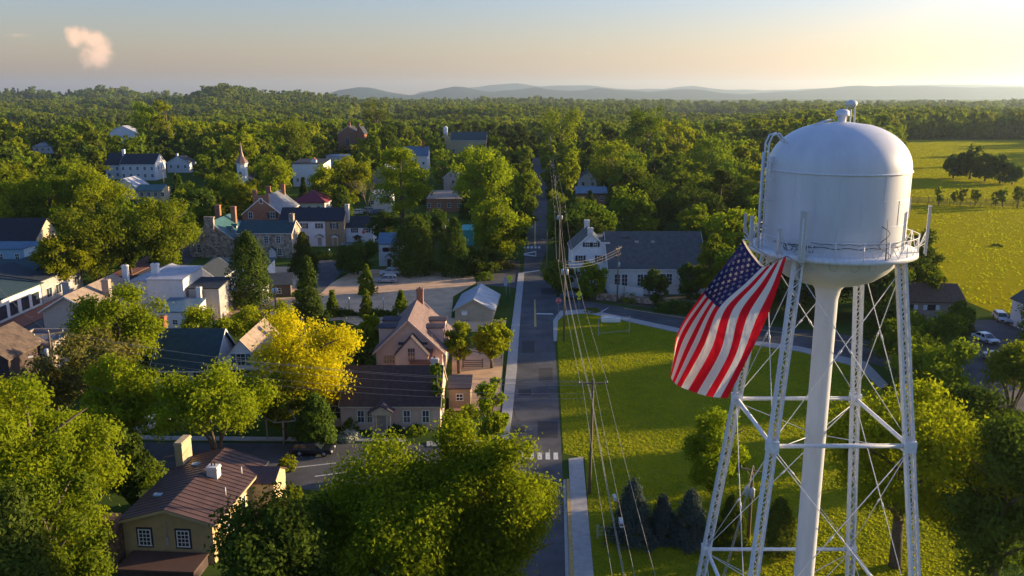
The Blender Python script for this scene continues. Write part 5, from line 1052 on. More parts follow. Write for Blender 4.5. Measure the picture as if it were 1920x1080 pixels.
def trunkmesh(kind, R, H, rg, detail=True):
    b = MB().use(M_bark); r0 = .035 * H * (.6 if kind in ('cone', 'column', 'spruce', 'bush') else 1)
    if kind == 'bush': b.tube([(0, 0, 0), (0, 0, H * .6)], [.08, .03], 6); return b
    if kind in ('cone', 'column', 'spruce', 'pine'): b.tube([(0, 0, -.2), (0, 0, H * .5), (0, 0, H * .96)], [r0, r0 * .6, .03], 7)
    elif kind == 'vase':
        for k in range(5):
            a = k * 1.26 + .3; b.tube([(0.15 * math.cos(a), .15 * math.sin(a), -.2), (.1 * R * math.cos(a), .1 * R * math.sin(a), H * .25), (.3 * R * math.cos(a), .3 * R * math.sin(a), H * .5), (.55 * R * math.cos(a), .55 * R * math.sin(a), H * .78)], [r0 * .55, r0 * .45, r0 * .32, .04], 7)
    else:
        b.tube([(0, 0, -.2), (.02 * H, 0, H * .25), (0, .02 * H, H * .55), (0, 0, H * .85)], [r0, r0 * .75, r0 * .45, .05], 8)
        for k in range(9 if detail else 4):
            a = k * 2.4; z = H * (.22 + .05 * k); e = R * rg.uniform(.5, .8)
            b.tube([(0, 0, z), (e * .5 * math.cos(a), e * .5 * math.sin(a), z + H * .12), (e * math.cos(a), e * math.sin(a), z + H * .2)], [r0 * .4, r0 * .25, .03], 6)
    return b
def make_tree(name, kind, mt, R, H, n, leaf, seed, loc=(0, 0, 0), label=None, group=None, cat='tree', per=14, flat=.6):
    rs = np.random.default_rng(seed); rg = random.Random(seed)
    o = empty(name, loc, rg.uniform(0, 6.28) if kind != 'x' else 0, label, cat, group)
    c, t, out = crown_pts(kind, R, H, rs, n, per)
    me = leafmesh('crown', c, t, leaf, rs, LM[mt], flat, out); co = bpy.data.objects.new('crown' if kind != 'bush' else 'foliage', me); COL.objects.link(co); co.parent = o
    trunkmesh(kind, R, H, rg).build('trunk' if kind != 'bush' else 'stem', o)
    return o
def tree_at(cx, ytop, wpx, yb, z=0):
    p = gp(cx, yb, 0); H = at_y(cx, ytop, p.y).z; zc = proj(p.x, p.y, H * .6)[2]
    # keep the crown, not the foot, in column cx
    x = (cx - 960) / FPX * zc
    return x, p.y, H, wpx / 2 / FPX * zc
TREES = []
# hero trees, each with its own mesh: name, kind, leaves, cx, ytop, width px, foot y, n, leaf, label
HERO = [
 ('shade_tree', 'round', 'fresh', 745, 818, 330, 1200, 60000, .125, 'wide bright green leafy tree directly east of the yellow house hiding the cross street'),
 ('shade_tree', 'round', 'fresh', 925, 795, 290, 1180, 70000, .125, 'taller bright green leafy tree reaching over the road and pavement at the crosswalk'),
 ('shade_tree', 'round', 'green', 90, 868, 200, 1200, 26000, .14, 'leafy tree under the broadest western tree beside the brown stone chimney'),
 ('shade_tree', 'round', 'fresh', 62, 700, 270, 1085, 60000, .15, 'tallest and broadest leafy tree of the western mass before the plum roofed house'),
 ('shade_tree', 'round', 'lime', 215, 672, 150, 850, 15000, .18, 'leafy tree between the slanting crossarm pole and the slate roofed cottage'),
 ('shade_tree', 'round', 'lime', -10, 705, 170, 950, 14000, .18, 'leafy tree cut by the picture edge below the flat roofed building'),
 ('shade_tree', 'vase', 'fresh', 400, 690, 226, 866, 20000, .17, 'spreading multi-trunk tree beside the cross street, behind the plum roof'),
 ('cedar_tree', 'cone', 'conif', 35, 925, 230, 1290, 26000, .13, 'broad feathery evergreen in the lower corner by the brown stone chimney'),
 ('shade_tree', 'round', 'dark', 528, 935, 245, 1290, 30000, .15, 'dark shaded leafy tree hiding the corner of the yellow house wall'),
 ('golden_tree', 'round', 'gold', 573, 578, 205, 790, 26000, .17, 'golden yellow flowering tree between the two cottages'),
 ('shade_tree', 'open', 'green', 530, 700, 110, 825, 7000, .2, 'olive green tree right below the golden tree'),
 ('cedar_tree', 'column', 'dark', 592, 745, 80, 838, 8000, .16, 'dark dense evergreen column next to the gazebo frame'),
 ('locust_tree', 'open', 'fresh', 225, 535, 175, 742, 20000, .2, 'feathery light green tree before the beige gabled shop'),
 ('plum_tree', 'open', 'brown', 160, 618, 190, 800, 10000, .2, 'thin bronze leaved tree behind the slanting crossarm pole'),
 ('shade_tree', 'open', 'lime', 1700, 722, 330, 1062, 36000, .16, 'big lit leafy tree standing right behind the tower legs'),
 ('young_tree', 'round', 'lime', 1347, 765, 135, 945, 12000, .16, 'small round lit tree on the lawn between flag and tower legs'),
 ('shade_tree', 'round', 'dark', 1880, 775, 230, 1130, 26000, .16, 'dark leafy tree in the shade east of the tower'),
 ('shade_tree', 'open', 'green', 1755, 640, 150, 800, 12000, .19, 'olive leafy tree below the long brown roofed bungalow'),
 ('shade_tree', 'vase', 'green', 1905, 640, 150, 790, 10000, .2, 'spreading tree at the edge of the small car park'),
 ('shade_tree', 'round', 'dark', 1830, 725, 160, 880, 12000, .19, 'flat crowned shaded tree between the car park and the dark tree'),
 ('spruce_tree', 'spruce', 'blue', 1187, 903, 92, 1012, 12000, .1, 'largest blue spruce at the lawn edge near the wires'),
 ('spruce_tree', 'spruce', 'blue', 1243, 930, 66, 1012, 8000, .1, 'smallest blue spruce in the middle of the three'),
 ('spruce_tree', 'spruce', 'blue', 1296, 922, 84, 1016, 10000, .1, 'blue spruce nearest the tower legs'),
 ('arborvitae', 'column', 'conif', 1462, 938, 66, 1040, 8000, .1, 'dark pointed arborvitae between the tower legs and the white riser'),
 ('arborvitae', 'cone', 'dark', 1372, 930, 66, 1020, 7000, .1, 'dark conical evergreen beside the outer tower leg'),
 ('shade_tree', 'round', 'fresh', 938, 370, 108, 492, 16000, .28, 'round bright green tree at the town road before the junction'),
 ('shade_tree', 'open', 'lime', 902, 272, 115, 425, 14000, .34, 'tall airy light green tree behind the round bright one'),
 ('pine_tree', 'pine', 'lime', 752, 278, 118, 432, 10000, .36, 'layered lit pine towering behind the row houses'),
 ('shade_tree', 'round', 'green', 985, 322, 70, 440, 8000, .3, 'dark green tree leaning over the town road'),
 ('cedar_tree', 'column', 'dark', 776, 408, 92, 514, 12000, .22, 'very dark dense conifer beside the white cabin'),
 ('cedar_tree', 'column', 'conif', 466, 440, 86, 575, 12000, .2, 'olive brown cedar in front of the stone inn'),
 ('cedar_tree', 'cone', 'conif', 576, 484, 66, 606, 10000, .18, 'lit pointed cedar at the end of the gravel lot'),
 ('cedar_tree', 'cone', 'conif', 568, 438, 54, 512, 7000, .22, 'small pointed cedar at the corner of the stone wing'),
 ('cedar_tree', 'cone', 'dark', 852, 412, 70, 515, 8000, .22, 'dark conifer beside the turquoise shed'),
 ('shade_tree', 'open', 'lime', 648, 288, 86, 400, 9000, .34, 'lit broad tree behind the maroon roofed house'),
 ('shade_tree', 'open', 'lime', 606, 308, 62, 392, 6000, .34, 'golden green tree just behind the maroon roof'),
 ('shade_tree', 'open', 'lime', 520, 290, 66, 385, 8000, .32, 'lit yellow green tree east of the church steeple'),
 ('shade_tree', 'round', 'lime', 424, 325, 66, 402, 7000, .34, 'bright lime tree west of the church steeple'),
 ('shade_tree', 'open', 'lime', 116, 442, 98, 552, 12000, .25, 'solitary lit yellow green street tree before the pale blue house'),
 ('shade_tree', 'round', 'green', 303, 372, 124, 520, 16000, .26, 'big dark green street tree west of the stone inn'),
 ('shade_tree', 'round', 'green', 176, 385, 138, 535, 16000, .26, 'big dark green street tree on the high street brick pavement'),
 ('shade_tree', 'round', 'lime', 175, 312, 120, 450, 14000, .3, 'tall sunlit tree behind the dark street trees'),
 ('shade_tree', 'round', 'lime', 92, 330, 110, 450, 12000, .3, 'sunlit tree west of the tall sunlit tree'),
 ('shade_tree', 'round', 'lime', 20, 335, 110, 455, 12000, .3, 'sunlit tree above the huge near-black roof'),
 ('shade_tree', 'round', 'green', 240, 370, 60, 470, 6000, .3, 'narrow tree filling the gap between the two dark street trees'),
 ('shade_tree', 'open', 'lime', 918, 712, 66, 870, 8000, .17, 'light green young tree east of the brown roofed cottage'),
 ('shade_tree', 'open', 'green', 820, 682, 30, 800, 3000, .18, 'slender vine green tree against the wall end of the brown roofed cottage'),
 ('shade_tree', 'open', 'lime', 860, 605, 52, 700, 5000, .2, 'first small tree along the rail fence of the gravel yard'),
 ('shade_tree', 'open', 'lime', 922, 603, 72, 690, 7000, .2, 'second wider small tree along the rail fence of the gravel yard'),
 ('shade_tree', 'open', 'lime', 690, 590, 60, 690, 5000, .2, 'light green tree between the golden tree and pink villa'),
 ('shade_tree', 'round', 'dark', 685, 640, 50, 720, 4000, .2, 'dark shrubby tree west of the pink villa'),
 ('young_tree', 'cone', 'green', 623, 545, 28, 592, 2500, .2, 'first sapling in the hedge row of the gravel lot'),
 ('young_tree', 'cone', 'green', 687, 545, 27, 592, 2500, .2, 'middle sapling in the hedge row of the gravel lot'),
 ('young_tree', 'cone', 'green', 752, 546, 33, 594, 2500, .2, 'last sapling in the hedge row of the gravel lot'),
 ('young_tree', 'cone', 'green', 687, 497, 32, 552, 3000, .2, 'slim tree in the planted strip beside the parked suvs'),
 ('shade_tree', 'round', 'dark', 670, 455, 88, 515, 9000, .22, 'low wide dark green tree west of the white cabin'),
 ('shade_tree', 'round', 'dark', 722, 395, 60, 470, 6000, .26, 'dark tree between the corner cottage and cabin'),
 ('magnolia_tree', 'column', 'dark', 640, 350, 46, 425, 5000, .28, 'dark glossy evergreen behind the row house chimney'),
 ('shade_tree', 'round', 'green', 1045, 490, 64, 545, 6000, .22, 'leafy tree on the junction planting before the end house'),
 ('shade_tree', 'round', 'green', 1110, 495, 66, 562, 6000, .22, 'leafy tree under the gable wall of the end house'),
 ('shade_tree', 'round', 'green', 1335, 440, 70, 570, 8000, .24, 'tall leafy tree at the far end of the white hall'),
 ('shade_tree', 'round', 'dark', 1295, 495, 60, 566, 5000, .22, 'shaded leafy tree before the eastern hall windows'),
 ('shade_tree', 'round', 'dark', 1230, 505, 50, 572, 4000, .22, 'low shaded tree beside the white ramp'),
 ('shade_tree', 'round', 'green', 1395, 455, 110, 590, 9000, .24, 'leafy tree behind the top of the flag'),
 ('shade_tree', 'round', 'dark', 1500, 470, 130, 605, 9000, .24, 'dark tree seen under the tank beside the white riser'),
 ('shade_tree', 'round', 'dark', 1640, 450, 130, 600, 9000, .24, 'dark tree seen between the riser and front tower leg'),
 ('shade_tree', 'round', 'green', 1745, 500, 60, 590, 5000, .24, 'leafy tree behind the bungalow roof'),
 ('shade_tree', 'round', 'green', 1800, 565, 56, 625, 5000, .22, 'lit shrubby tree before the bungalow wall'),
 ('shade_tree', 'round', 'green', 1690, 610, 110, 720, 8000, .2, 'leafy tree seen through the tower legs near the path end'),
 ('shade_tree', 'round', 'dark', 1728, 430, 80, 560, 7000, .24, 'tall dark tree at the western edge of the hay field'),
 ('shade_tree', 'open', 'lime', 490, 575, 130, 640, 7000, .2, 'loose pale hedge tree north of the slate roofed cottage'),
 ('shade_tree', 'open', 'lime', 400, 580, 120, 650, 7000, .2, 'loose pale hedge tree over the slate roof ridge'),
 ('shade_tree', 'round', 'green', 270, 600, 70, 700, 6000, .2, 'green tree at the brick chimney of the slate roofed cottage'),
 ('shade_tree', 'round', 'dark', 240, 800, 90, 960, 7000, .17, 'dark shaded tree before the pale parked car'),
 ('shade_tree', 'round', 'dark', 900, 470, 90, 512, 6000, .25, 'low dark tree on the planting bed under the round bright tree'),
 ('shade_tree', 'round', 'green', 1052, 390, 40, 470, 3500, .28, 'small orange green tree under the pole line'),
 ('shade_tree', 'open', 'lime', 1065, 280, 46, 400, 5000, .34, 'tall lit tree beside the pole line on the hill road'),
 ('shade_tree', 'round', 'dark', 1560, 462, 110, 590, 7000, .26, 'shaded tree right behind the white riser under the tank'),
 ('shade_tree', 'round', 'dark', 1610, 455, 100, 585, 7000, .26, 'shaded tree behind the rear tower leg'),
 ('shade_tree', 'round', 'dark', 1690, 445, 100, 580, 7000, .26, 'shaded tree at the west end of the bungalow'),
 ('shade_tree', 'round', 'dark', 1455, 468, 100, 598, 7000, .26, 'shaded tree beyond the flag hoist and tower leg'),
 ('shade_tree', 'round', 'dark', 1672, 572, 110, 668, 7000, .22, 'shaded tree over the end of the curved footpath'),
 ('shade_tree', 'round', 'green', 1745, 592, 110, 700, 8000, .2, 'olive tree between the footpath end and the small car park'),
 ('shade_tree', 'round', 'green', 1985, 560, 150, 690, 7000, .24, 'unseen tree beyond the car park, added just outside the frame to shade the lawn'),  # this and the out-of-frame trees below are added only to shade the lawn
 ('shade_tree', 'round', 'green', 2090, 560, 170, 680, 7000, .24, 'next unseen tree beyond the car park, added to shade the lawn'),
 ('shade_tree', 'round', 'green', 2060, 480, 170, 630, 7000, .24, 'tall unseen tree behind the white walled house, added to shade the lawn'),
 ('tall_tree', 'round', 'green', 2075, 400, 200, 612, 7000, .3, 'very tall unseen tree east of the white walled house, added for lawn shade'),
 ('tall_tree', 'round', 'green', 2200, 400, 200, 640, 7000, .3, 'second very tall unseen tree east of the car park, added for lawn shade'),
 ('tall_tree', 'round', 'green', 2130, 420, 190, 590, 7000, .3, 'third very tall unseen tree at the field corner, added for lawn shade'),
 ('tall_tree', 'round', 'green', 2260, 420, 200, 600, 7000, .3, 'fourth very tall unseen tree at the field corner, added for lawn shade'),
 ('tall_tree', 'round', 'lime', 276, 190, 58, 300, 5000, .5, 'very tall lit tree behind the white farmhouse'),
 ('tall_tree', 'open', 'lime', 312, 186, 50, 300, 4000, .5, 'second very tall lit tree east of the farmhouse'),
 ('tall_tree', 'round', 'green', 545, 216, 80, 330, 6000, .48, 'broad rounded green tree north east of the steeple'),
 ('tall_tree', 'open', 'lime', 452, 245, 66, 350, 5000, .46, 'lit yellow green tree just behind the steeple'),
 ('tall_tree', 'round', 'dark', 724, 234, 56, 330, 5000, .46, 'rounded dark tree east of the red brick house'),
 ('tall_tree', 'round', 'green', 706, 188, 54, 268, 3500, .7, 'giant tree standing above the wooded slope over the brick house'),
 ('tall_tree', 'round', 'green', 1212, 199, 92, 330, 6000, .5, 'tallest rounded tree of the woods beyond the hall'),
 ('tall_tree', 'round', 'lime', 1270, 225, 60, 335, 4000, .5, 'lit tree against the tallest rounded tree'),
 ('tall_tree', 'round', 'lime', 1050, 205, 90, 310, 6000, .5, 'broad lit tree at the top of the hill road'),
 ('tall_tree', 'round', 'lime', 1150, 260, 110, 365, 7000, .42, 'broad lit tree north of the blue roofed house'),
 ('tall_tree', 'round', 'green', 1330, 258, 110, 370, 7000, .42, 'broad tree of the woods in line with the hall end'),
 ('tall_tree', 'round', 'dark', 1200, 335, 120, 440, 8000, .34, 'dark rounded tree right behind the slate hall roof'),
 ('tall_tree', 'round', 'dark', 1300, 345, 120, 450, 8000, .34, 'second dark rounded tree behind the slate hall roof'),
 ('shade_tree', 'round', 'dark', 812, 395, 70, 470, 6000, .28, 'dark tree behind the pole with double crossarm'),
]
for i, (nm, kind, mt, cx, yt, w, yb, n, lf, lab) in enumerate(HERO):
    x, y, H, R = tree_at(cx, yt, w, yb)
    make_tree(nm, kind, mt, R, H, n, lf * 1.12, 100 + i, (x, y, 0), lab); TREES.append((x, y, R, H))
# bare brown tree
def bare_tree(cx, yt, w, yb, label):
    x, y, H, R = tree_at(cx, yt, w, yb); rg = random.Random(3); o = empty('bare_tree', (x, y, 0), 0, label, 'tree'); b = MB().use(mat('bare_branch', (.22, .16, .12), .9))
    def br(p, d, l, r, k):
        q = p + d * l; b.tube([p, p.lerp(q, .5) + Vector((rg.uniform(-1, 1), rg.uniform(-1, 1), 0)) * l * .05, q], [r, r * .8, r * .55], 5, False)
        if k:
            for _ in range(3 if k > 1 else 4):
                a = rg.uniform(0, 6.28); e = rg.uniform(.35, .7); u = Vector((math.cos(a), math.sin(a), 0)); br(q, (d + u * e).normalized(), l * rg.uniform(.6, .8), r * .55, k - 1)
    br(Vector((0, 0, 0)), Vector((0, 0, 1)), H * .3, .25, 5); b.build('branches', o); TREES.append((x, y, R * .5, H))
bare_tree(688, 330, 62, 412, 'leafless brown branching tree behind the row houses')
# shrubs and hedges
def bush(cx, yb, wpx, hm, mt, label, n=1500, leaf=.13, name='shrub', sy=1):
    p = gp(cx, yb); R = wpx / 2 / FPX * proj(p.x, p.y, 0)[2]
    o = make_tree(name, 'bush', mt, R, hm, n, leaf, int(cx * 7 + yb), (p.x, p.y, 0), label, cat='hedge' if name == 'hedge' else 'shrub'); o.rotation_euler = (0, 0, 0)
    if sy != 1: o.scale = (1, sy, 1)
    return o
bush(640, 592, 66, 1.1, 'dark', 'dark clipped hedge west of the gravel lot lamps', 2500, .16, 'hedge', .35)
bush(705, 592, 66, 1.1, 'dark', 'dark clipped hedge between the lot saplings', 2500, .16, 'hedge', .35)
bush(790, 598, 40, 1.2, 'green', 'green shrub at the end of the lot hedge', 1500, .16)
bush(655, 823, 44, 1.0, 'white', 'white flowering shrub before the brown roofed cottage', 2500, .1)
bush(612, 826, 30, 1.0, 'white', 'smaller white flowering shrub near the dark estate car', 1200, .1)
bush(740, 812, 30, 1.0, 'dark', 'small shrub right of the columned porch', 1200, .12); bush(780, 812, 40, 1.1, 'green', 'wider shrub below the cottage windows', 1500, .12); bush(660, 805, 36, 1.6, 'green', 'tall shrub below the paired cottage windows', 1500, .12)
bush(908, 524, 34, 1.6, 'green', 'rounded shrub behind the cream store shed', 1500, .16); bush(925, 503, 90, 1.6, 'brown', 'wide brown hedge on the planting bed', 3500, .18, 'hedge', .4)
bush(600, 486, 70, 1.6, 'dark', 'dark hedge below the row houses', 3000, .2, 'hedge', .4)
bush(680, 530, 22, 1.4, 'green', 'low green shrub at the foot of the slim lot tree', 1200, .15)
bush(1180, 565, 40, 1.4, 'green', 'green shrub by the pole before the hall', 1500, .15); bush(1075, 555, 60, 1.3, 'dark', 'dark low shrub mass on the junction corner', 2500, .17); bush(1270, 585, 90, 2.2, 'dark', 'long shrub bank before the hall windows', 4000, .17, 'hedge', .4); bush(1370, 590, 90, 2.6, 'dark', 'long shrub bank behind the flag', 4000, .17, 'hedge', .4)
bush(1110, 585, 30, .8, 'green', 'little shrub at the lawn corner', 800, .12)
bush(550, 935, 40, 1.6, 'green', 'lit shrub by the yellow garden wall', 1800, .1); bush(520, 965, 60, 1.7, 'brown', 'russet shrub at the corner of the yellow wall', 2200, .1); bush(540, 880, 36, 1.6, 'lime', 'lime shrub at the gable end of the yellow house', 1800, .1)
bush(285, 905, 60, 2.6, 'green', 'rounded shrub west of the big slab chimney', 2500, .13); bush(880, 780, 40, 1.6, 'green', 'shrub under the light green young tree', 1600, .13); bush(845, 790, 24, 1.5, 'brown', 'reddish shrub by the small tan garage', 1200, .13)
bush(250, 628, 36, 1.4, 'dark', 'dark shrub on the corner of the beige shop', 1200, .15); bush(1895, 800, 90, 1.8, 'dark', 'dark shrub strip below the car park', 2600, .15); bush(1808, 625, 40, 1.8, 'dark', 'dark shrub at the car park top', 1400, .16); bush(1660, 440, 40, 2, 'dark', 'dark shrub on the field edge', 1000, .2)
bush(1740, 585, 30, 1.6, 'green', 'shrub behind the bungalow roof end', 1000, .16)
x0 = gp(1868, 462); tag(make_tree('shrub', 'bush', 'dark', 1.6, .6, 500, .15, 5, (x0.x, x0.y, 0)), 'lone weed clump out on the lit hay field', 'shrub')
# fence row of young trees and the island copse in the hay field
protoF = None
for k, (cx, yt, w, yb) in enumerate(((1762, 350, 20, 384), (1790, 358, 14, 383), (1804, 352, 18, 384), (1830, 356, 18, 386), (1868, 360, 16, 387), (1882, 353, 20, 388), (1910, 350, 26, 390))):
    x, y, H, R = tree_at(cx, yt, w, yb); make_tree('young_tree', 'open', 'lime', R, H, 900, .42, 900 + k, (x, y, 0), ['first', 'second', 'third', 'fourth', 'fifth', 'sixth', 'seventh'][k] + ' young lit tree counted along the paddock fence', 'young trees along the paddock fence'); TREES.append((x, y, R, H))
for k, (cx, yt, w, yb) in enumerate(((1790, 290, 52, 334), (1822, 274, 56, 336), (1850, 286, 50, 340), (1878, 292, 46, 344), (1900, 306, 34, 346))):
    x, y, H, R = tree_at(cx, yt, w, yb); make_tree('copse_tree', 'round', 'dark', R, H, 2600, .8, 950 + k, (x, y, 0), ['westernmost dark tree of the copse out in the field', 'tallest tree of the copse out in the field', 'middle tree of the copse out in the field', 'lower tree toward the eastern end of the field copse', 'easternmost and smallest tree of the field copse'][k], 'copse in the hay field'); TREES.append((x, y, R, H))

# ---- wood of copied trees
rg = random.Random(77)
def mk_protos(n, leaf, tagn):
    L = []
    for i, (k, m, R, H) in enumerate((('round', 'green', 5.2, 13), ('round', 'lime', 5.5, 14), ('open', 'lime', 5.2, 15), ('round', 'dark', 5, 12.5), ('cone', 'dark', 3.0, 13), ('open', 'green', 5.5, 16), ('pine', 'conif', 4, 16))):
        L.append((make_tree('pine_tree' if k in ('cone', 'pine') else 'leafy_tree', k, m, R, H, n, leaf, 300 + i, (0, 0, 0)), R, H, k, m))
    return L
PR_MID, PR_FAR = mk_protos(5200, .38, 'm'), mk_protos(1500, .72, 'f')
used = set()
def inpoly(x, y, P):
    c = False; j = len(P) - 1
    for i in range(len(P)):
        if (P[i][1] > y) != (P[j][1] > y) and x < (P[j][0] - P[i][0]) * (y - P[i][1]) / (P[j][1] - P[i][1]) + P[i][0]: c = not c
        j = i
    return c
# open ground, in photo columns/rows of the ground itself
OPEN = [[(1690, 262), (2000, 262), (2100, 1200), (1640, 1200), (1640, 420)], [(0, 1300), (0, 560), (560, 480), (600, 470), (1000, 460), (1090, 500), (1420, 560), (1700, 560), (1960, 600), (1960, 1300)],
        [(975, 640), (990, 280), (1036, 280), (1045, 640)], [(395, 400), (420, 372), (360, 345), (290, 345), (255, 400), (330, 410)], [(660, 396), (700, 380), (722, 392), (720, 425), (650, 425)], [(190, 268), (190, 258), (290, 262), (290, 272)], [(560, 430), (700, 430), (700, 470), (560, 470)], [(355, 470), (560, 440), (560, 500), (355, 500)], [(0, 440), (100, 440), (100, 560), (0, 560)], [(1140, 575), (1140, 470), (1345, 470), (1345, 575)]]
def ok_spot(x, y, R, H, z=0):
    px, py, d = proj(x, y, z)
    if px < -80 or px > 2000: return False
    gpx, gpy, _ = proj(x, y, 0)
    for P in OPEN:
        if inpoly(gpx, gpy, P): return False
    for fx, fy, fr in FOOT:
        if (x - fx) ** 2 + (y - fy) ** 2 < (fr + R * .7) ** 2: return False
    for tx, ty, tr, th in TREES:
        if (x - tx) ** 2 + (y - ty) ** 2 < (tr * .75 + R * .75) ** 2: return False
    ppx, pty, _ = proj(x, y, z + H)
    rp_ = R / d * FPX
    for a, b_, c, d_, D in PROT:
        if y < D + 2 and px + rp_ * .9 > a and px - rp_ * .9 < c and pty < d_ and py > b_: return False
    return True
cand = []
y = 120.0
while y < 520:
    s = 8.5 + y / 110; x = -y * .68
    while x < y * .68:
        cand.append((x + rg.uniform(-.3, .3) * s, y + rg.uniform(-.3, .3) * s)); x += s
    y += s * .9
cand.sort(key=lambda p: math.hypot(*p))
ORD = {'round': 'round crowned', 'open': 'airy crowned', 'cone': 'dark pointed', 'pine': 'layered'}
def region(px, py):
    if px > 1040: return ('woods behind the white hall', 'woods behind the white hall') if py > 300 else ('wooded rise beyond the hall', 'woods beyond the hall')
    if px > 700: return ('trees beyond the long brick building', 'trees in the middle of town') if py > 290 else ('wooded slope round the yellow church', 'trees round the church')
    if px > 330: return ('trees between steeple and row houses', 'trees near the steeple') if py > 300 else ('wooded slope beyond the steeple', 'trees beyond the steeple')
    return ('trees round the white apartment building', 'trees in the west of town') if py > 290 else ('wooded land beyond the white farmhouse', 'trees beyond the farmhouse')
count = 0; first = {}; far_pts = []
CAP = 235
for x, y in cand:
    r_ = math.hypot(x, y); z = terrain(x, y)
    px, py, d = proj(x, y, z)
    k = rg.choices(range(7), (5, 4, 3, 4, 2.2, 3, 1))[0]
    if px > 1040: k = rg.choices(range(7), (5, 1.5, 1, 6, .5, 3, .5))[0]
    pro, R, H, kd, mt = (PR_MID if r_ < 330 else PR_FAR)[k]
    s = rg.uniform(.68, 1.12) * (1 if r_ < 300 else 1.1)
    if px > 1040: s *= 1.1
    if not ok_spot(x, y, R * s, H * s, z): continue
    if count >= CAP: far_pts.append((x, y, z, s * rg.uniform(.9, 1.1), rg.uniform(-1, 1))); TREES.append((x, y, R * s * .6, H * s)); continue
    TREES.append((x, y, R * s, H * s)); count += 1
    w, g = region(px, py); tone = {'lime': 'light green', 'green': 'green', 'dark': 'dark green', 'conif': 'evergreen'}[mt]
    lab = f'{ORD[kd]} {tone} {"pine" if kd == "pine" else "conifer" if kd == "cone" else "tree"} in the {w}'
    sc_ = (s * rg.uniform(.88, 1.12), s * rg.uniform(.88, 1.12), s)
    if id(pro) not in used:
        used.add(id(pro)); pro.location = (x, y, z); pro.scale = sc_; tag(pro, lab, 'tree', lab + ' group' if False else g + ', ' + ORD[kd] + ' ' + tone)
    else: copy_tree(pro, (x, y, z), rg.uniform(0, 6.28), sc_, lab, g + ', ' + ORD[kd] + ' ' + tone)
for pro, *_ in PR_MID + PR_FAR:
    if id(pro) not in used:
        for c in kids(pro): bpy.data.objects.remove(c)
        bpy.data.objects.remove(pro)
# ---- the far woods, nobody could count them: one object of instanced crowns
FAR_OPEN = [(-590, 1350, 80, 330), (-255, 1750, 60, 380), (420, 2000, 130, 420)]
def far_woods():
    pts = list(far_pts); y = 505.0
    while y < 3600:
        s = max(9.5, y / 125); x = -y * .66
        while x < y * .66:
            X, Y = x + rg.uniform(-.4, .4) * s, y + rg.uniform(-.4, .4) * s; x += s
            gx, gy, _ = proj(X, Y, 0)
            if inpoly(gx, gy, OPEN[0]): continue
            if any(((X - a) / c) ** 2 + ((Y - b) / d) ** 2 < 1 for a, b, c, d in FAR_OPEN): continue
            z = terrain(X, Y); q = s / 9.5
            if any(Y < D and abs(X - fx_) < 12 for fx_, D in ((far[-1][0] - 3, 560),)): continue
            pp = proj(X, Y, z + 10)
            mg = 7 * q / pp[2] * FPX; pt_ = proj(X, Y, z + 16)[1]
            if any(Y < D + 2 and a - mg < pp[0] < c + mg and pt_ < d_ and proj(X, Y, z)[1] > b_ for a, b_, c, d_, D in PROT if D > 480): continue
            v = math.sin(X / 83 + 1.7 * math.sin(Y / 140)) * math.cos(Y / 97 + math.sin(X / 61)) + .5 * math.sin(X / 29 + Y / 41)
            if v < -1.12 and Y > 620: continue
            w_ = rg.choice((.62, .75, .85, .95, 1.05, 1.15, 1.45)) * (1 + .12 * v)
            pts.append((X, Y, z - (q - 1) * 1.5, w_ * (1 + (q - 1) * .34), v))
        y += s * .85
    me = bpy.data.meshes.new('far_woods'); me.from_pydata([p[:3] for p in pts], [], [])
    a = me.attributes.new('size', 'FLOAT', 'POINT'); a.data.foreach_set('value', [p[3] for p in pts])
    a = me.attributes.new('turn', 'FLOAT', 'POINT'); a.data.foreach_set('value', [rg.uniform(0, 6.28) for p in pts])
    a = me.attributes.new('pick', 'INT', 'POINT'); a.data.foreach_set('value', [(lambda c: rg.choice(c))((3, 4, 3, 6, 4) if p[4] < -.35 else (0, 5, 3, 0) if p[4] < .3 else (1, 2, 5, 0, 1)) for p in pts])
    o = bpy.data.objects.new('far_woods', me); COL.objects.link(o); tag(o, kind='stuff')
    ng = bpy.data.node_groups.new('far_woods', 'GeometryNodeTree'); ng.interface.new_socket('Geometry', in_out='INPUT', socket_type='NodeSocketGeometry'); ng.interface.new_socket('Geometry', in_out='OUTPUT', socket_type='NodeSocketGeometry')
    N, L = ng.nodes, ng.links; gi, go = N.new('NodeGroupInput'), N.new('NodeGroupOutput')
    ip = N.new('GeometryNodeInstanceOnPoints'); jn = N.new('GeometryNodeJoinGeometry')
    for pro, *_ in [p for p in PR_FAR if id(p[0]) in used][::-1]:
        crown = [c for c in kids(pro) if c.name.startswith('crown')][0]
        oi = N.new('GeometryNodeObjectInfo'); oi.inputs['Object'].default_value = crown; oi.inputs['As Instance'].default_value = True; oi.transform_space = 'ORIGINAL'; L.new(oi.outputs['Geometry'], jn.inputs[0])
    def na(nm, ty): n = N.new('GeometryNodeInputNamedAttribute'); n.data_type = ty; n.inputs['Name'].default_value = nm; return n.outputs['Attribute']
    cx = N.new('ShaderNodeCombineXYZ'); L.new(na('turn', 'FLOAT'), cx.inputs[2])
    L.new(gi.outputs[0], ip.inputs['Points']); L.new(jn.outputs[0], ip.inputs['Instance']); ip.inputs['Pick Instance'].default_value = True
    L.new(na('pick', 'INT'), ip.inputs['Instance Index']); L.new(cx.outputs[0], ip.inputs['Rotation']); L.new(na('size', 'FLOAT'), ip.inputs['Scale']); L.new(ip.outputs[0], go.inputs[0])
    m = o.modifiers.new('far_woods', 'NODES'); m.node_group = ng
    print('used protos', [id(p[0]) in used for p in PR_FAR]); print('far woods', len(pts), 'individual', count)
far_woods()
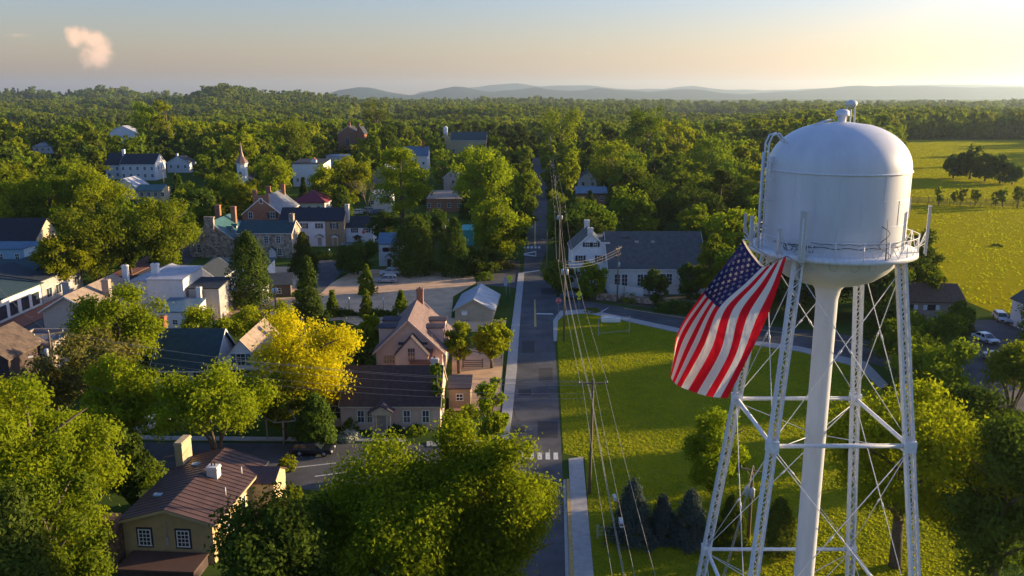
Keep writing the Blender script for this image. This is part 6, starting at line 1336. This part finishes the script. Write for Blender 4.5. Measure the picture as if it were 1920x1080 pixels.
# a lit meadow strip in the far woods follows the land
def patch(name, cx, cy, rx, ry):
    b = MB().use(M_hay); n = 20; vs = []
    for i in range(n):
        for j in range(n):
            x, y = cx - rx + 2 * rx * i / (n - 1), cy - ry + 2 * ry * j / (n - 1); vs.append((x, y, terrain(x, y) + .6))
    b.add(vs, [(i * n + j, (i + 1) * n + j, (i + 1) * n + j + 1, i * n + j + 1) for i in range(n - 1) for j in range(n - 1)], True); tag(b.build(name), kind='structure')
for a in FAR_OPEN: patch('far_meadow', *a)
# grass standing in the lawn and the hay field
LM['grass'] = leafmat('grass_blades', (.19, .23, .012), (.30, .32, .014), .5, 0)
def grass(name, poly_px, n, size, seed, hgt):
    rs = np.random.default_rng(seed); P = [(gp(*p).x, gp(*p).y) for p in poly_px]; A = np.array(P)
    lo, hi = A.min(0), A.max(0); c = rs.uniform(lo, hi, (n, 2)); x, y = c[:, 0], c[:, 1]; m = np.zeros(n, bool); j = len(P) - 1
    for i in range(len(P)):
        with np.errstate(divide='ignore', invalid='ignore'):
            k = ((P[i][1] > y) != (P[j][1] > y)) & (x < (P[j][0] - P[i][0]) * (y - P[i][1]) / (P[j][1] - P[i][1]) + P[i][0])
        m ^= k; j = i
    f = size * 9
    v = np.sin(x / f + 2 * np.sin(y / f / 1.7)) * np.cos(y / f * 1.3 + np.sin(x / f / .8)) + rs.normal(0, .6, n)
    m &= v > -.35; m &= (x ** 2 + y ** 2) < 330 ** 2 * (9 if size > .2 else 1); c = c[m]; k = len(c)
    V3 = np.stack([c[:, 0], c[:, 1], np.full(k, hgt)], 1); up = rs.normal(0, 1, (k, 3)); up[:, 2] *= .25
    me = leafmesh(name, V3, np.clip(v[m] * .3 + .5, 0, 1), size, rs, LM['grass'], .95, up)
    o = bpy.data.objects.new(name, me); COL.objects.link(o); tag(o, kind='stuff')
grass('lawn_grass', [(1046, 602), (1060, 590), (1100, 589), (1180, 606), (1275, 627), (1400, 648), (1500, 662), (1610, 692), (1655, 735), (1700, 850), (1800, 1000), (1850, 1130), (1121, 1130), (1117, 1080), (1098, 860), (1058, 850)], 130000, .11, 4, .02)
grass('hay_grass', FIELD, 260000, .27, 5, .04)
# ------------------------------------------------------------------ haze
def haze():
    m = bpy.data.materials.new('haze'); m.use_nodes = True; nt = m.node_tree; N, L = nt.nodes, nt.links
    for n in list(N):
        if n.type != 'OUTPUT_MATERIAL': N.remove(n)
    o = [n for n in N if n.type == 'OUTPUT_MATERIAL'][0]; v = N.new('ShaderNodeVolumePrincipled'); v.inputs['Color'].default_value = (.64, .82, 1.0, 1); v.inputs['Density'].default_value = HAZE; v.inputs['Anisotropy'].default_value = .5
    L.new(v.outputs[0], o.inputs['Volume'])
    b = MB().use(m).box(-27000, 27000, -27000, 27000, -60, 420); tag(b.build('haze'), kind='stuff')
HAZE = .00005
haze()
